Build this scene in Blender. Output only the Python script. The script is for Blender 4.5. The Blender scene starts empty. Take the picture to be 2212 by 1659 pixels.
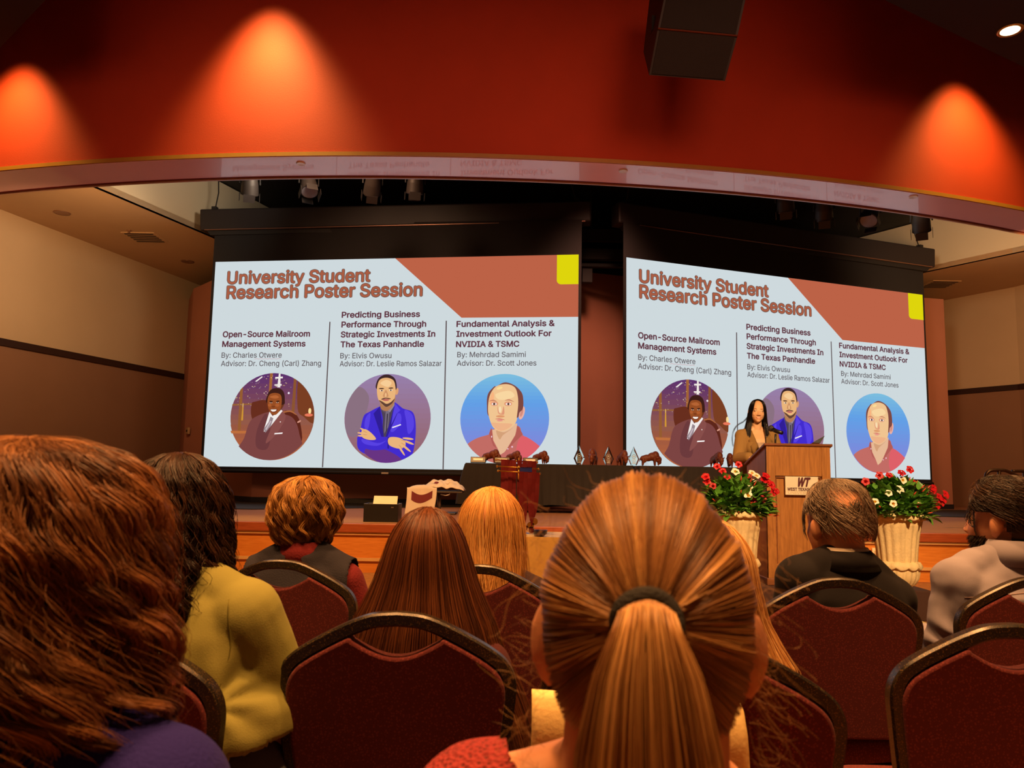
import bpy, bmesh, math, random
import numpy as np
from mathutils import Vector, Matrix, noise

random.seed(11)
RNG = np.random.default_rng(11)
SC = bpy.context.scene
COL = SC.collection
PI = math.pi
rad = math.radians

# ------------------------------------------------------------------ camera
FPX, CX, CY = 1671.0, 1106.0, 829.5
CAM_Z = 1.18
PITCH = math.atan(190.0 / FPX)
ROLL = rad(0.97)
_r0, _u0 = Vector((1, 0, 0)), Vector((0, -math.sin(PITCH), math.cos(PITCH)))
FWD = Vector((0, math.cos(PITCH), math.sin(PITCH)))
RGT = _r0 * math.cos(ROLL) + _u0 * math.sin(ROLL)
UPV = -_r0 * math.sin(ROLL) + _u0 * math.cos(ROLL)
cam_data = bpy.data.cameras.new('camera')
cam = bpy.data.objects.new('camera', cam_data)
COL.objects.link(cam)
_m = Matrix((RGT, UPV, -FWD)).transposed().to_4x4()
_m.translation = Vector((0, 0, CAM_Z))
cam.matrix_world = _m
cam_data.sensor_width = 36.0
cam_data.lens = FPX / 2212.0 * 36.0
cam_data.clip_start = 0.05
cam_data.clip_end = 200
cam_data.dof.use_dof = True
cam_data.dof.focus_distance = 7.5
cam_data.dof.aperture_fstop = 10.5
SC.camera = cam

# ------------------------------------------------------------------ colour
SC.view_settings.view_transform = 'Standard'
SC.view_settings.look = 'None'
SC.view_settings.gamma = 1.0
SC.view_settings.use_curve_mapping = False
SC.view_settings.exposure = 0.0

# ------------------------------------------------------------------ world
W = bpy.data.worlds.new('world')
SC.world = W
W.use_nodes = True
W.node_tree.nodes['Background'].inputs[0].default_value = (0.85, 0.38, 0.16, 1)
W.node_tree.nodes['Background'].inputs[1].default_value = 0.085

# ------------------------------------------------------------------ lamps
def spot(name, loc, target, power, col, angle, blend=0.6, size=0.08):
    d = bpy.data.lights.new(name, 'SPOT')
    d.energy = power; d.color = col; d.spot_size = rad(angle); d.spot_blend = blend
    d.shadow_soft_size = size
    o = bpy.data.objects.new(name, d); COL.objects.link(o)
    o.location = loc
    o.rotation_euler = (Vector(target) - Vector(loc)).to_track_quat('-Z', 'Y').to_euler()
    return o
WARM = (1.0, 0.46, 0.15)
# downlights that graze the curved red header wall
spot('downlight_lamp', (-3.12, 8.56, 7.2), (-3.12, 9.1, 3.4), 850, (1.0, 0.80, 0.26), 80, 1.0, 0.2)
spot('downlight_lamp', (-6.62, 9.08, 6.75), (-6.62, 9.7, 4.0), 520, (1.0, 0.62, 0.16), 84, 1.0, 0.12)
spot('downlight_lamp', (6.28, 9.58, 7.0), (6.28, 10.2, 4.0), 560, (1.0, 0.66, 0.16), 88, 1.0, 0.12)
# faint fill added to lift the rest of the header, no fixtures behind it
for x in (-4.2, -0.6, 2.4, 5.6):
    spot('header_fill', (x, 3.6, 5.7), (x * 1.08, 9.2, 4.6), 280, (1.0, 0.46, 0.26), 75, 1.0, 0.9)
# house downlights over the audience
for (x, y, z, p, a) in ((-1.2, 0.75, 6.4, 1100, 70), (0.9, 0.55, 6.4, 1500, 70), (-2.6, 2.6, 6.4, 700, 70),
                        (2.6, 2.8, 6.4, 900, 70), (0.0, 2.6, 6.4, 900, 70)):
    spot('house_lamp', (x, y, z), (x, y + 0.2, 0), p, WARM, a, 0.7, 0.25)
# stage front wash on lectern and planters
spot('stage_front_lamp', (2.2, -1.0, 5.6), (2.5, 7.0, 1.25), 4200, (1.0, 0.60, 0.28), 30, 0.8, 0.2)
spot('stage_front_lamp', (-1.5, 3.0, 6.6), (-0.6, 9.3, 0.3), 3600, (1.0, 0.46, 0.14), 56, 0.9, 0.2)
spot('stage_front_lamp', (6.0, 3.0, 6.6), (5.6, 9.3, 0.3), 2800, (1.0, 0.46, 0.14), 50, 0.9, 0.2)
# dim fill added behind the header to lift the stage and its back wall
spot('backstage_fill', (-2.5, 10.2, 6.4), (-2.0, 14.0, 0.8), 420, (1.0, 0.55, 0.30), 110, 1.0, 0.3)
spot('backstage_fill', (1.45, 11.0, 6.3), (1.4, 14.5, 2.2), 700, (1.0, 0.45, 0.28), 56, 1.0, 0.3)
spot('backstage_fill', (5.0, 10.4, 4.0), (8.0, 15.5, 1.0), 300, (1.0, 0.55, 0.30), 80, 1.0, 0.3)
spot('fascia_fill', (-3.0, 10.7, 5.7), (-6.1, 12.9, 5.9), 300, (1.0, 0.80, 0.58), 80, 1.0, 0.4)  # added fill on the pale fascias, standing in for screen light
spot('fascia_fill', (5.6, 11.2, 5.7), (9.2, 14.8, 5.9), 260, (1.0, 0.74, 0.5), 80, 1.0, 0.4)
# warm fill added inside the two wings, whose own downlights are off
spot('wing_fill', (-5.4, 10.4, 4.4), (-8.6, 13.8, 3.9), 420, (1.0, 0.58, 0.26), 120, 1.0, 0.5)
spot('wing_fill', (7.6, 11.4, 4.4), (10.6, 17.0, 4.2), 520, (1.0, 0.50, 0.20), 120, 1.0, 0.5)

# ------------------------------------------------------------------ pixel helpers (rays of the photograph's camera)
def ray(px, py):
    return FWD * FPX + RGT * (px - CX) - UPV * (py - CY)
def atY(px, py, Y):
    d = ray(px, py); t = Y / d.y
    return Vector((d.x * t, Y, CAM_Z + d.z * t))
def atZ(px, py, Z):
    d = ray(px, py); t = (Z - CAM_Z) / d.z
    return Vector((d.x * t, d.y * t, Z))

# ------------------------------------------------------------------ materials
def lin(c):
    out = []
    for v in c[:3]:
        v = v / 255.0
        out.append(v / 12.92 if v <= 0.04045 else ((v + 0.055) / 1.055) ** 2.4)
    return (*out, 1.0)
MATS = {}
def mat(name, col, rough=0.6, metal=0.0, var=0.12, scale=8.0, bump=0.0, bscale=60.0, spec=0.5, coat=0.0, sheen=0.0):
    if name in MATS: return MATS[name]
    m = bpy.data.materials.new(name); m.use_nodes = True
    nt = m.node_tree; b = nt.nodes['Principled BSDF']
    b.inputs['Roughness'].default_value = rough
    b.inputs['Metallic'].default_value = metal
    b.inputs['Specular IOR Level'].default_value = spec
    b.inputs['Coat Weight'].default_value = coat
    b.inputs['Sheen Weight'].default_value = sheen
    tc = nt.nodes.new('ShaderNodeTexCoord')
    n = nt.nodes.new('ShaderNodeTexNoise'); n.inputs['Scale'].default_value = scale; n.inputs['Detail'].default_value = 4
    nt.links.new(tc.outputs['Object'], n.inputs['Vector'])
    c = lin(col)
    mx = nt.nodes.new('ShaderNodeMix'); mx.data_type = 'RGBA'
    mx.inputs[6].default_value = tuple(max(0, v * (1 - var)) for v in c[:3]) + (1,)
    mx.inputs[7].default_value = tuple(min(1, v * (1 + var)) for v in c[:3]) + (1,)
    nt.links.new(n.outputs['Fac'], mx.inputs[0])
    nt.links.new(mx.outputs[2], b.inputs['Base Color'])
    if bump > 0:
        n2 = nt.nodes.new('ShaderNodeTexNoise'); n2.inputs['Scale'].default_value = bscale; n2.inputs['Detail'].default_value = 3
        nt.links.new(tc.outputs['Object'], n2.inputs['Vector'])
        bp = nt.nodes.new('ShaderNodeBump'); bp.inputs['Strength'].default_value = bump; bp.inputs['Distance'].default_value = 0.01
        nt.links.new(n2.outputs['Fac'], bp.inputs['Height']); nt.links.new(bp.outputs['Normal'], b.inputs['Normal'])
    MATS[name] = m
    return m
def emis(col, strength=1.0):
    key = 'projected_%d_%d_%d' % tuple(int(v) for v in col[:3])
    if key in MATS: return MATS[key]
    m = bpy.data.materials.new(key); m.use_nodes = True
    nt = m.node_tree; nt.nodes.clear()
    e = nt.nodes.new('ShaderNodeEmission'); e.inputs[0].default_value = lin(col); e.inputs[1].default_value = strength
    o = nt.nodes.new('ShaderNodeOutputMaterial'); nt.links.new(e.outputs[0], o.inputs[0])
    MATS[key] = m
    return m
def wood(name, c0, c1, rough=0.45, scale=(14, 14, 1.2)):
    m = bpy.data.materials.new(name); m.use_nodes = True
    nt = m.node_tree; b = nt.nodes['Principled BSDF']; b.inputs['Roughness'].default_value = rough
    tc = nt.nodes.new('ShaderNodeTexCoord'); mp = nt.nodes.new('ShaderNodeMapping'); mp.inputs['Scale'].default_value = scale
    n = nt.nodes.new('ShaderNodeTexNoise'); n.inputs['Scale'].default_value = 4; n.inputs['Detail'].default_value = 8; n.inputs['Distortion'].default_value = 0.6
    r = nt.nodes.new('ShaderNodeValToRGB'); r.color_ramp.elements[0].position = 0.3; r.color_ramp.elements[1].position = 0.7
    r.color_ramp.elements[0].color = lin(c0); r.color_ramp.elements[1].color = lin(c1)
    nt.links.new(tc.outputs['Object'], mp.inputs['Vector']); nt.links.new(mp.outputs[0], n.inputs['Vector'])
    nt.links.new(n.outputs['Fac'], r.inputs[0]); nt.links.new(r.outputs[0], b.inputs['Base Color'])
    MATS[name] = m
    return m

# ------------------------------------------------------------------ object helpers
def link(name, me, m=None, parent=None):
    o = bpy.data.objects.new(name, me); COL.objects.link(o)
    if m is not None:
        for x in (m if isinstance(m, (list, tuple)) else [m]): me.materials.append(x)
    if parent is not None: o.parent = parent
    return o
def tag(o, label, cat, group=None, kind=None):
    o['label'] = label; o['category'] = cat
    if group: o['group'] = group
    if kind: o['kind'] = kind
    return o
def empty(name, loc, label, cat, group=None, rz=0.0):
    o = bpy.data.objects.new(name, None); COL.objects.link(o)
    o.location = loc; o.rotation_euler = (0, 0, rz); o.empty_display_size = 0.1
    return tag(o, label, cat, group)
def copy_thing(root, loc, rz, label, group=None):
    r = root.copy(); COL.objects.link(r); r.location = loc; r.rotation_euler = (0, 0, rz)
    r['label'] = label
    if group: r['group'] = group
    for ch in list(root.children):
        c = ch.copy(); COL.objects.link(c); c.parent = r
        for g in list(ch.children):
            d = g.copy(); COL.objects.link(d); d.parent = c
    return r

class MB:
    """collects shapes, then becomes ONE mesh object"""
    def __init__(self): self.v = []; self.f = []; self.mi = []
    def add(self, vs, fs, mi=0):
        b = len(self.v); self.v += [tuple(p) for p in vs]
        self.f += [tuple(b + i for i in f) for f in fs]; self.mi += [mi] * len(fs); return self
    def box(self, c, s, rz=0.0, mi=0, M=None):
        hx, hy, hz = s[0] / 2, s[1] / 2, s[2] / 2
        vs = [Vector((x, y, z)) for z in (-hz, hz) for (x, y) in ((-hx, -hy), (hx, -hy), (hx, hy), (-hx, hy))]
        R = M if M is not None else Matrix.Rotation(rz, 3, 'Z')
        vs = [R @ v + Vector(c) for v in vs]
        return self.add(vs, [(3, 2, 1, 0), (4, 5, 6, 7), (0, 1, 5, 4), (1, 2, 6, 5), (2, 3, 7, 6), (3, 0, 4, 7)], mi)
    def loft(self, rings, cap=True, mi=0):
        n = len(rings[0]); vs = [p for r in rings for p in r]; fs = []
        for k in range(len(rings) - 1):
            for i in range(n):
                j = (i + 1) % n
                fs.append((k * n + i, k * n + j, (k + 1) * n + j, (k + 1) * n + i))
        if cap:
            fs.append(tuple(range(n - 1, -1, -1))); fs.append(tuple((len(rings) - 1) * n + i for i in range(n)))
        return self.add(vs, fs, mi)
    def lathe(self, prof, c=(0, 0, 0), n=32, mi=0, flute=None):
        rings = []
        for (r, z) in prof:
            rings.append([(c[0] + r * math.cos(2 * PI * i / n), c[1] + r * math.sin(2 * PI * i / n), c[2] + z) for i in range(n)])
        return self.loft(rings, True, mi)
    def tube(self, pts, r, n=10, mi=0, closed=False):
        pts = [Vector(p) for p in pts]; N = len(pts)
        rr = r if isinstance(r, (list, tuple)) else [r] * N
        rings = []; ref = None
        for i, p in enumerate(pts):
            a = pts[(i - 1) % N] if (closed or i > 0) else pts[i]
            b = pts[(i + 1) % N] if (closed or i < N - 1) else pts[i]
            t = (b - a).normalized()
            if ref is None: ref = Vector((0, 0, 1)) if abs(t.z) < 0.9 else Vector((1, 0, 0))
            u = (ref - t * ref.dot(t)).normalized(); w = t.cross(u); ref = u
            rings.append([p + (u * math.cos(2 * PI * k / n) + w * math.sin(2 * PI * k / n)) * rr[i] for k in range(n)])
        if closed: rings.append(rings[0]); return self.loft(rings, False, mi)
        return self.loft(rings, True, mi)
    def rectube(self, pts, w, d, yax=Vector((0, 1, 0)), mi=0):
        """flat bar following pts in a plane; d along yax"""
        pts = [Vector(p) for p in pts]; rings = []
        for i, p in enumerate(pts):
            t = (pts[min(i + 1, len(pts) - 1)] - pts[max(i - 1, 0)]).normalized()
            s = t.cross(yax).normalized(); y = s.cross(t).normalized()
            c = 0.3
            rings.append([p + s * (w / 2 * a) + y * (d / 2 * b) for a, b in
                          ((1, 1 - c), (1 - c, 1), (-1 + c, 1), (-1, 1 - c), (-1, -1 + c), (-1 + c, -1), (1 - c, -1), (1, -1 + c))])
        return self.loft(rings, True, mi)
    def ell(self, c, r, R=None, nu=20, nv=12, mi=0):
        c = Vector(c); rings = []
        for k in range(nv + 1):
            th = PI * k / nv; z = -math.cos(th); s = max(math.sin(th), 1e-3)
            ring = []
            for i in range(nu):
                a = 2 * PI * i / nu
                p = Vector((r[0] * s * math.cos(a), r[1] * s * math.sin(a), r[2] * z))
                ring.append((R @ p if R is not None else p) + c)
            rings.append(ring)
        return self.loft(rings, True, mi)
    def cap(self, p0, r0, p1, r1, n=14, mi=0):
        p0, p1 = Vector(p0), Vector(p1); ax = (p1 - p0); L = ax.length; ax.normalize()
        q = ax.to_track_quat('Z', 'Y').to_matrix(); rings = []
        for k in range(5):
            a = -PI / 2 + k * PI / 8; rings.append([p0 + q @ Vector((r0 * max(math.cos(a), 1e-3) * math.cos(2 * PI * i / n), r0 * max(math.cos(a), 1e-3) * math.sin(2 * PI * i / n), r0 * math.sin(a))) for i in range(n)])
        for k in range(5):
            a = k * PI / 8; rings.append([p1 + q @ Vector((r1 * max(math.cos(a), 1e-3) * math.cos(2 * PI * i / n), r1 * max(math.cos(a), 1e-3) * math.sin(2 * PI * i / n), r1 * math.sin(a))) for i in range(n)])
        return self.loft(rings, True, mi)
    def mesh(self, name, smooth=True):
        me = bpy.data.meshes.new(name); me.from_pydata(self.v, [], self.f); me.update()
        me.polygons.foreach_set('material_index', self.mi)
        if smooth: me.polygons.foreach_set('use_smooth', [True] * len(self.f))
        return me
    def build(self, name, m, parent=None, smooth=False, bevel=0.0, seg=2, auto=None):
        me = self.mesh(name, smooth)
        bm = bmesh.new(); bm.from_mesh(me); bmesh.ops.recalc_face_normals(bm, faces=bm.faces); bm.to_mesh(me); bm.free()
        if auto is not None: me.set_sharp_from_angle(angle=rad(auto))
        o = link(name, me, m, parent)
        if bevel > 0:
            md = o.modifiers.new('bevel', 'BEVEL'); md.width = bevel; md.segments = seg; md.limit_method = 'ANGLE'
            md.angle_limit = rad(40); md.harden_normals = False
        return o

def prism(poly, z0, z1):
    """extruded polygon (x, y) between two heights"""
    n = len(poly); m = MB()
    vs = [(x, y, z0) for x, y in poly] + [(x, y, z1) for x, y in poly]
    fs = [tuple(range(n - 1, -1, -1)), tuple(range(n, 2 * n))] + [(i, (i + 1) % n, n + (i + 1) % n, n + i) for i in range(n)]
    return m.add(vs, fs)
def structure(o):
    o['kind'] = 'structure'; return o
def spline(pts, n=8, closed=True):
    """Catmull-Rom through 2-D/3-D points"""
    P = [np.array(p, float) for p in pts]; N = len(P); out = []
    rng = range(N) if closed else range(N - 1)
    for i in rng:
        if closed: p0, p1, p2, p3 = P[(i - 1) % N], P[i], P[(i + 1) % N], P[(i + 2) % N]
        else: p0, p1, p2, p3 = P[max(i - 1, 0)], P[i], P[i + 1], P[min(i + 2, N - 1)]
        for k in range(n):
            t = k / n
            out.append(0.5 * ((2 * p1) + (p2 - p0) * t + (2 * p0 - 5 * p1 + 4 * p2 - p3) * t * t + (3 * p1 - p0 - 3 * p2 + p3) * t ** 3))
    if not closed: out.append(P[-1])
    return [tuple(p) for p in out]
# ================================================================== THE ROOM
STAGE_Z, STAGE_Y = 0.56, 9.1
def red_paint():
    m = mat('red_header_paint', (188, 54, 15), 0.75, var=0.10, scale=2.0, bump=0.10, bscale=90)
    return m
M_CARPET = mat('carpet', (150, 96, 52), 0.95, var=0.5, scale=16, bump=0.4, bscale=220)
M_STAGEFLOOR = mat('stage_floor_paint', (150, 102, 72), 0.8, var=0.15, scale=3)
M_BEIGE = mat('wing_paint', (196, 168, 132), 0.8, var=0.05, scale=2)
M_BROWN = mat('lower_wall_paint', (140, 100, 72), 0.75, var=0.06, scale=2)
M_MAROON = mat('back_wall_paint', (176, 116, 92), 0.8, var=0.08, scale=2)
M_BLACK = mat('black_paint', (26, 24, 25), 0.7, var=0.2, scale=4)
M_DARKTRIM = mat('dark_trim', (48, 28, 20), 0.5)
M_CEIL = mat('house_ceiling_paint', (44, 22, 16), 0.9)
M_SOFFIT = mat('soffit_paint', (250, 186, 188), 0.34, var=0.05, scale=2, spec=.8, coat=.4)
M_GOLD = mat('gold_trim', (176, 120, 40), 0.5)
M_MAPLE = wood('maple_panel', (196, 118, 44), (214, 138, 60), 0.4, (1.5, 14, 14))
M_REDWOOD = wood('red_wood_edge', (140, 66, 34), (164, 82, 44), 0.4, (1.5, 14, 14))
M_PALETRIM = mat('pale_nosing', (206, 164, 108), 0.5)

# house floor
structure(prism([(-11, -6), (11, -6), (11, 9.15), (-11, 9.15)], -0.1, 0.0).build('floor', M_CARPET))
# stage floor slab, its edge, front panels and mouldings
structure(prism([(-12, STAGE_Y + 0.02), (13, STAGE_Y + 0.02), (13, 20), (-12, 20)], STAGE_Z - 0.1, STAGE_Z).build('floor_stage', M_STAGEFLOOR))
structure(MB().box((0.5, STAGE_Y - 0.01, STAGE_Z - 0.052), (23, 0.08, 0.10)).build('trim_1', M_REDWOOD, bevel=0.008))
structure(MB().box((0.5, STAGE_Y + 0.0, STAGE_Z - 0.118), (23, 0.05, 0.03)).build('trim_2', M_PALETRIM))
structure(MB().box((0.5, STAGE_Y + 0.03, 0.30), (23, 0.05, 0.27)).build('wall_stage_front', M_MAPLE))
structure(MB().box((0.5, STAGE_Y + 0.0, 0.15), (23, 0.05, 0.035)).build('trim_3', M_PALETRIM))
structure(MB().box((0.5, STAGE_Y + 0.03, 0.066), (23, 0.05, 0.132)).build('wall_stage_base', M_MAPLE))
# black strip along the back of the stage floor
def onstage(px, py): p = atZ(px, py, STAGE_Z); return (p.x, p.y)
bl = [onstage(300, 1096), onstage(545, 1101), onstage(870, 1097), onstage(1200, 1094)]
structure(prism(bl + [(0.7, 14.5), (-4.6, 14.2), (-8, 17.5)], STAGE_Z + 0.001, STAGE_Z + 0.012).build('trim_4', M_BLACK))
br = [onstage(1500, 1104), onstage(1900, 1113), onstage(2160, 1120)]
structure(prism(br + [(11.3, 16.0), (2.9, 15.2)], STAGE_Z + 0.001, STAGE_Z + 0.012).build('trim_5', M_BLACK))

def wall_path(name, pts, z0, z1, m, t=0.12):
    """upright wall of thickness t along plan points"""
    b = MB()
    for (a, c) in zip(pts[:-1], pts[1:]):
        d = Vector((c[0] - a[0], c[1] - a[1], 0)).normalized(); nrm = Vector((-d.y, d.x, 0)) * t
        vs = [(a[0], a[1], z0), (c[0], c[1], z0), (c[0] + nrm.x, c[1] + nrm.y, z0), (a[0] + nrm.x, a[1] + nrm.y, z0)]
        vs += [(x, y, z1) for x, y, _ in vs]
        b.add(vs, [(3, 2, 1, 0), (4, 5, 6, 7), (0, 1, 5, 4), (1, 2, 6, 5), (2, 3, 7, 6), (3, 0, 4, 7)])
    return structure(b.build(name, m))
WING_Z = 5.50
TRIM_Z = 3.23
LW = [(-9.9, 8.0), (-8.72, 13.2), (-7.46, 18.4)]
RW = [(10.2, 18.9), (11.25, 17.0), (12.6, 12.0), (12.8, 9.4)]
wall_path('wall_left', LW, TRIM_Z, WING_Z + 0.1, M_BEIGE)
wall_path('wall_left_lower', [(x + 0.02, y) for x, y in LW], 0, TRIM_Z, M_BROWN)
wall_path('trim_6', [(x + 0.06, y) for x, y in LW], TRIM_Z - 0.05, TRIM_Z + 0.07, M_DARKTRIM, 0.06)
wall_path('wall_right', RW, TRIM_Z, WING_Z + 0.1, M_BEIGE)
wall_path('wall_right_lower', [(x - 0.02, y) for x, y in RW], 0, TRIM_Z, M_BROWN)
wall_path('trim_7', [(x - 0.06, y) for x, y in RW], TRIM_Z - 0.05, TRIM_Z + 0.07, M_DARKTRIM, 0.06)
# maroon back wall behind the screens
BW = [(-7.7, 18.0), (-7.0, 16.6), (-4.62, 13.95), (0.63, 14.4), (2.8, 15.1), (9.3, 16.4), (10.15, 18.8)]
wall_path('wall_back', BW, STAGE_Z, 5.05, M_MAROON, 0.1)
wall_path('baseboard_back', [(x, y - 0.03) for x, y in BW], STAGE_Z, STAGE_Z + 0.1, M_BLACK, 0.02)
# wing ceilings, with the grey fascias round the open loft
FL = [(-7.05, 10.25), (-6.43, 11.99), (-5.63, 14.35), (-5.1, 15.9), (-4.4, 18.5)]
FR = [(6.9, 18.5), (8.5, 16.04), (9.53, 14.4), (10.9, 12.25)]
M_WINGC = mat('wing_ceiling_paint', (196, 160, 118), 0.85, var=0.04, scale=2)
M_FASCIA = mat('fascia_paint', (188, 176, 152), 0.8, var=0.04, scale=2)
structure(prism([(-11, 12.0), FL[0], FL[1], FL[2], FL[3], FL[4], (-11, 18.5)], WING_Z, WING_Z + 0.1).build('ceiling_wing_left', M_WINGC))
structure(prism([FR[0], FR[1], FR[2], FR[3], (13, 14.0), (13, 18.5)], WING_Z, WING_Z + 0.1).build('ceiling_wing_right', M_WINGC))
wall_path('wall_fascia_left', FL, WING_Z, 6.60, M_FASCIA, 0.08)
wall_path('wall_fascia_right', FR, WING_Z, 6.60, M_FASCIA, 0.08)

wall_path('wall_loft_back', [(-9, 19.0), (-8, 18.9), (11, 18.9), (12, 19.0)], STAGE_Z, 6.7, M_BLACK, 0.1)

# curved red header with its mauve soffit
HCX, HCY, HR = -1.1, 9.0 + 22.8, 22.8
SOF_Z = 4.95
def hy(x, off=0.0): return HCY - math.sqrt((HR - off) ** 2 - (x - HCX) ** 2)
def arc_band(x0, x1, o0, o1, z0, z1, n=72):
    rings = []
    for i in range(n + 1):
        x = x0 + (x1 - x0) * i / n
        rings.append([(x, hy(x, o0), z0), (x, hy(x, o1), z0), (x, hy(x, o1), z1), (x, hy(x, o0), z1)])
    return MB().loft(rings)
structure(arc_band(-10.5, 11.5, 0.0, 0.25, SOF_Z + 0.03, 8.6).build('wall_header', red_paint(), smooth=True, auto=30))
structure(arc_band(-10.5, 11.5, 0.0, 0.60, SOF_Z, SOF_Z + 0.06).build('ceiling_soffit', M_SOFFIT, smooth=True, auto=30))
structure(arc_band(-10.5, 11.5, 0.60, 0.64, SOF_Z - 0.0, SOF_Z + 0.10).build('trim_8', mat('soffit_edge', (120, 30, 30), 0.5), smooth=True, auto=30))
structure(arc_band(-10.5, 11.5, 0.64, 0.67, SOF_Z - 0.02, SOF_Z + 0.10).build('trim_9', mat('soffit_lip', (196, 150, 120), 0.4), smooth=True, auto=30))
structure(arc_band(-10.5, 11.5, -0.02, 0.0, SOF_Z + 0.005, SOF_Z + 0.055).build('trim_10', M_GOLD, smooth=True, auto=30))
structure(arc_band(-10.5, 11.5, 0.5, 0.64, SOF_Z + 0.1, 7.0).build('wall_header_back', M_BLACK, smooth=True, auto=30))
structure(prism([(x, hy(x, .55)) for x in np.linspace(-11.5, 12.5, 25)] + [(12.5, 20), (-11.5, 20)], 6.62, 6.75).build('ceiling_loft', M_BLACK))
# house ceiling: a high middle, plus dark blocks shaped to the shaded upper corners
structure(prism([(-12, -6), (12, -6), (12, 11.5), (-12, 11.5)], 8.5, 8.7).build('ceiling', M_CEIL))
def cl(px, py, Z): p = atZ(px, py, Z); return (p.x, p.y)
lo = 6.0
a, b = cl(-30, 135, lo), cl(110, -12, lo)
structure(prism([a, b, (b[0] + 0.5, 5.0), (-11, 5.0), (-11, a[1] + .05)], lo, 8.5).build('ceiling_shade_block_left', M_CEIL))
a, b = cl(1890, -10, lo), cl(2260, 168, lo)
structure(prism([(a[0] - 0.6, 5.0), a, b, (12, b[1] + 0.2), (12, 5.0)], lo, 8.5).build('ceiling_shade_block_right', M_CEIL))
# ================================================================== PROJECTION SCREENS
M_SCREENBLACK = mat('screen_black_fabric', (24, 22, 24), 0.9, var=0.1)
M_CASING = mat('screen_casing', (34, 28, 30), 0.6, var=0.1)
M_STRIP = mat('casing_strip', (150, 110, 90), 0.4, 0.6)
CASE = 'projection screens'
try:                       # the sans-serif face that ships inside Blender, else its built-in one
    FONT = bpy.data.fonts.load(bpy.utils.system_resource('DATAFILES', path='fonts') + '/Inter.woff2')
except Exception:
    FONT = bpy.data.fonts.load('<builtin>')
TITLE = [("University Student", 0.0382, 0.8894, 0.4385, 0.0595), ("Research Poster Session", 0.0386, 0.8155, 0.5827, 0.0609)]
HEADS = [[("Open-Source Mailroom", 0.0341, 0.6244, 0.2782, 0.0274), ("Management Systems", 0.0341, 0.5766, 0.2671, 0.0273)],
         [("Predicting Business", 0.3654, 0.7144, 0.5785, 0.0271), ("Performance Through", 0.3657, 0.6671, 0.5962, 0.027),
          ("Strategic Investments In", 0.3651, 0.6192, 0.6214, 0.0269), ("The Texas Panhandle", 0.3655, 0.5714, 0.5919, 0.0268)],
         [("Fundamental Analysis &", 0.6792, 0.6646, 0.9381, 0.0265), ("Investment Outlook For", 0.6794, 0.6175, 0.9303, 0.0264), ("NVIDIA & TSMC", 0.6792, 0.5689, 0.8458, 0.0263)]]
BYS = [[("By: Charles Otwere", 0.0337, 0.523, 0.2028, 0.0255), ("Advisor: Dr. Cheng (Carl) Zhang", 0.0334, 0.4823, 0.3133, 0.0255)],
       [("By: Elvis Owusu", 0.3655, 0.518, 0.5053, 0.025), ("Advisor: Dr. Leslie Ramos Salazar", 0.3651, 0.4797, 0.6413, 0.025)],
       [("By: Mehrdad Samimi", 0.6827, 0.5205, 0.8638, 0.0246), ("Advisor: Dr. Scott Jones", 0.6824, 0.4805, 0.892, 0.0245)]]
CIRC = [(0.1852, 0.2398, 0.1163, 0.2077), (0.5003, 0.2343, 0.1160, 0.2080), (0.811, 0.2346, 0.1160, 0.2067)]

_text_cache = {}
from mathutils.geometry import delaunay_2d_cdt
def text_mesh(s, _unused=0.0):
    """flat lettering (verts, faces), filled by winding number so overlapping strokes stay solid"""
    if s in _text_cache: return _text_cache[s]
    c = bpy.data.curves.new('lettering', 'FONT'); c.body = s; c.font = FONT; c.size = 1.0
    o = bpy.data.objects.new('lettering', c); COL.objects.link(o)
    cu = o.to_curve(bpy.context.evaluated_depsgraph_get(), apply_modifiers=False)
    loops = []
    for sp in cu.splines:
        pts = []; bp = sp.bezier_points; n = len(bp)
        for i in range(n):
            p0, h0, h1, p1 = bp[i].co, bp[i].handle_right, bp[(i + 1) % n].handle_left, bp[(i + 1) % n].co
            straight = (h0 - p0).length < 1e-5 and (h1 - p1).length < 1e-5
            for k in range(1 if straight else 5):
                t = k / 5
                q = p0 * (1 - t) ** 3 + h0 * 3 * t * (1 - t) ** 2 + h1 * 3 * t * t * (1 - t) + p1 * t ** 3
                pts.append((q.x, q.y))
        loops.append(pts)
    o.to_curve_clear(); bpy.data.objects.remove(o); bpy.data.curves.remove(c)
    V, E = [], []
    for lp in loops:
        b0 = len(V); V += [Vector(p) for p in lp]; E += [(b0 + i, b0 + (i + 1) % len(lp)) for i in range(len(lp))]
    vo, _, fo, *_r = delaunay_2d_cdt(V, E, [], 0, 1e-5)
    vo = np.array([(v.x, v.y, 0.0) for v in vo]); F = np.array(fo)
    cen = vo[F].mean(axis=1)[:, :2]
    A = np.array([V[i][:] for i, _j in E]); Bq = np.array([V[j][:] for _i, j in E])
    wn = np.zeros(len(cen), int)
    for a, b2 in zip(A, Bq):
        cr = (b2[0] - a[0]) * (cen[:, 1] - a[1]) - (cen[:, 0] - a[0]) * (b2[1] - a[1])
        wn += ((a[1] <= cen[:, 1]) & (b2[1] > cen[:, 1]) & (cr > 0)).astype(int)
        wn -= ((a[1] > cen[:, 1]) & (b2[1] <= cen[:, 1]) & (cr < 0)).astype(int)
    fs = [tuple(int(i) for i in f) for f, w in zip(F, wn) if w != 0]
    _text_cache[s] = (vo, fs)
    return vo, fs
CAPH = float(text_mesh('H')[0][:, 1].max())

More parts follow.
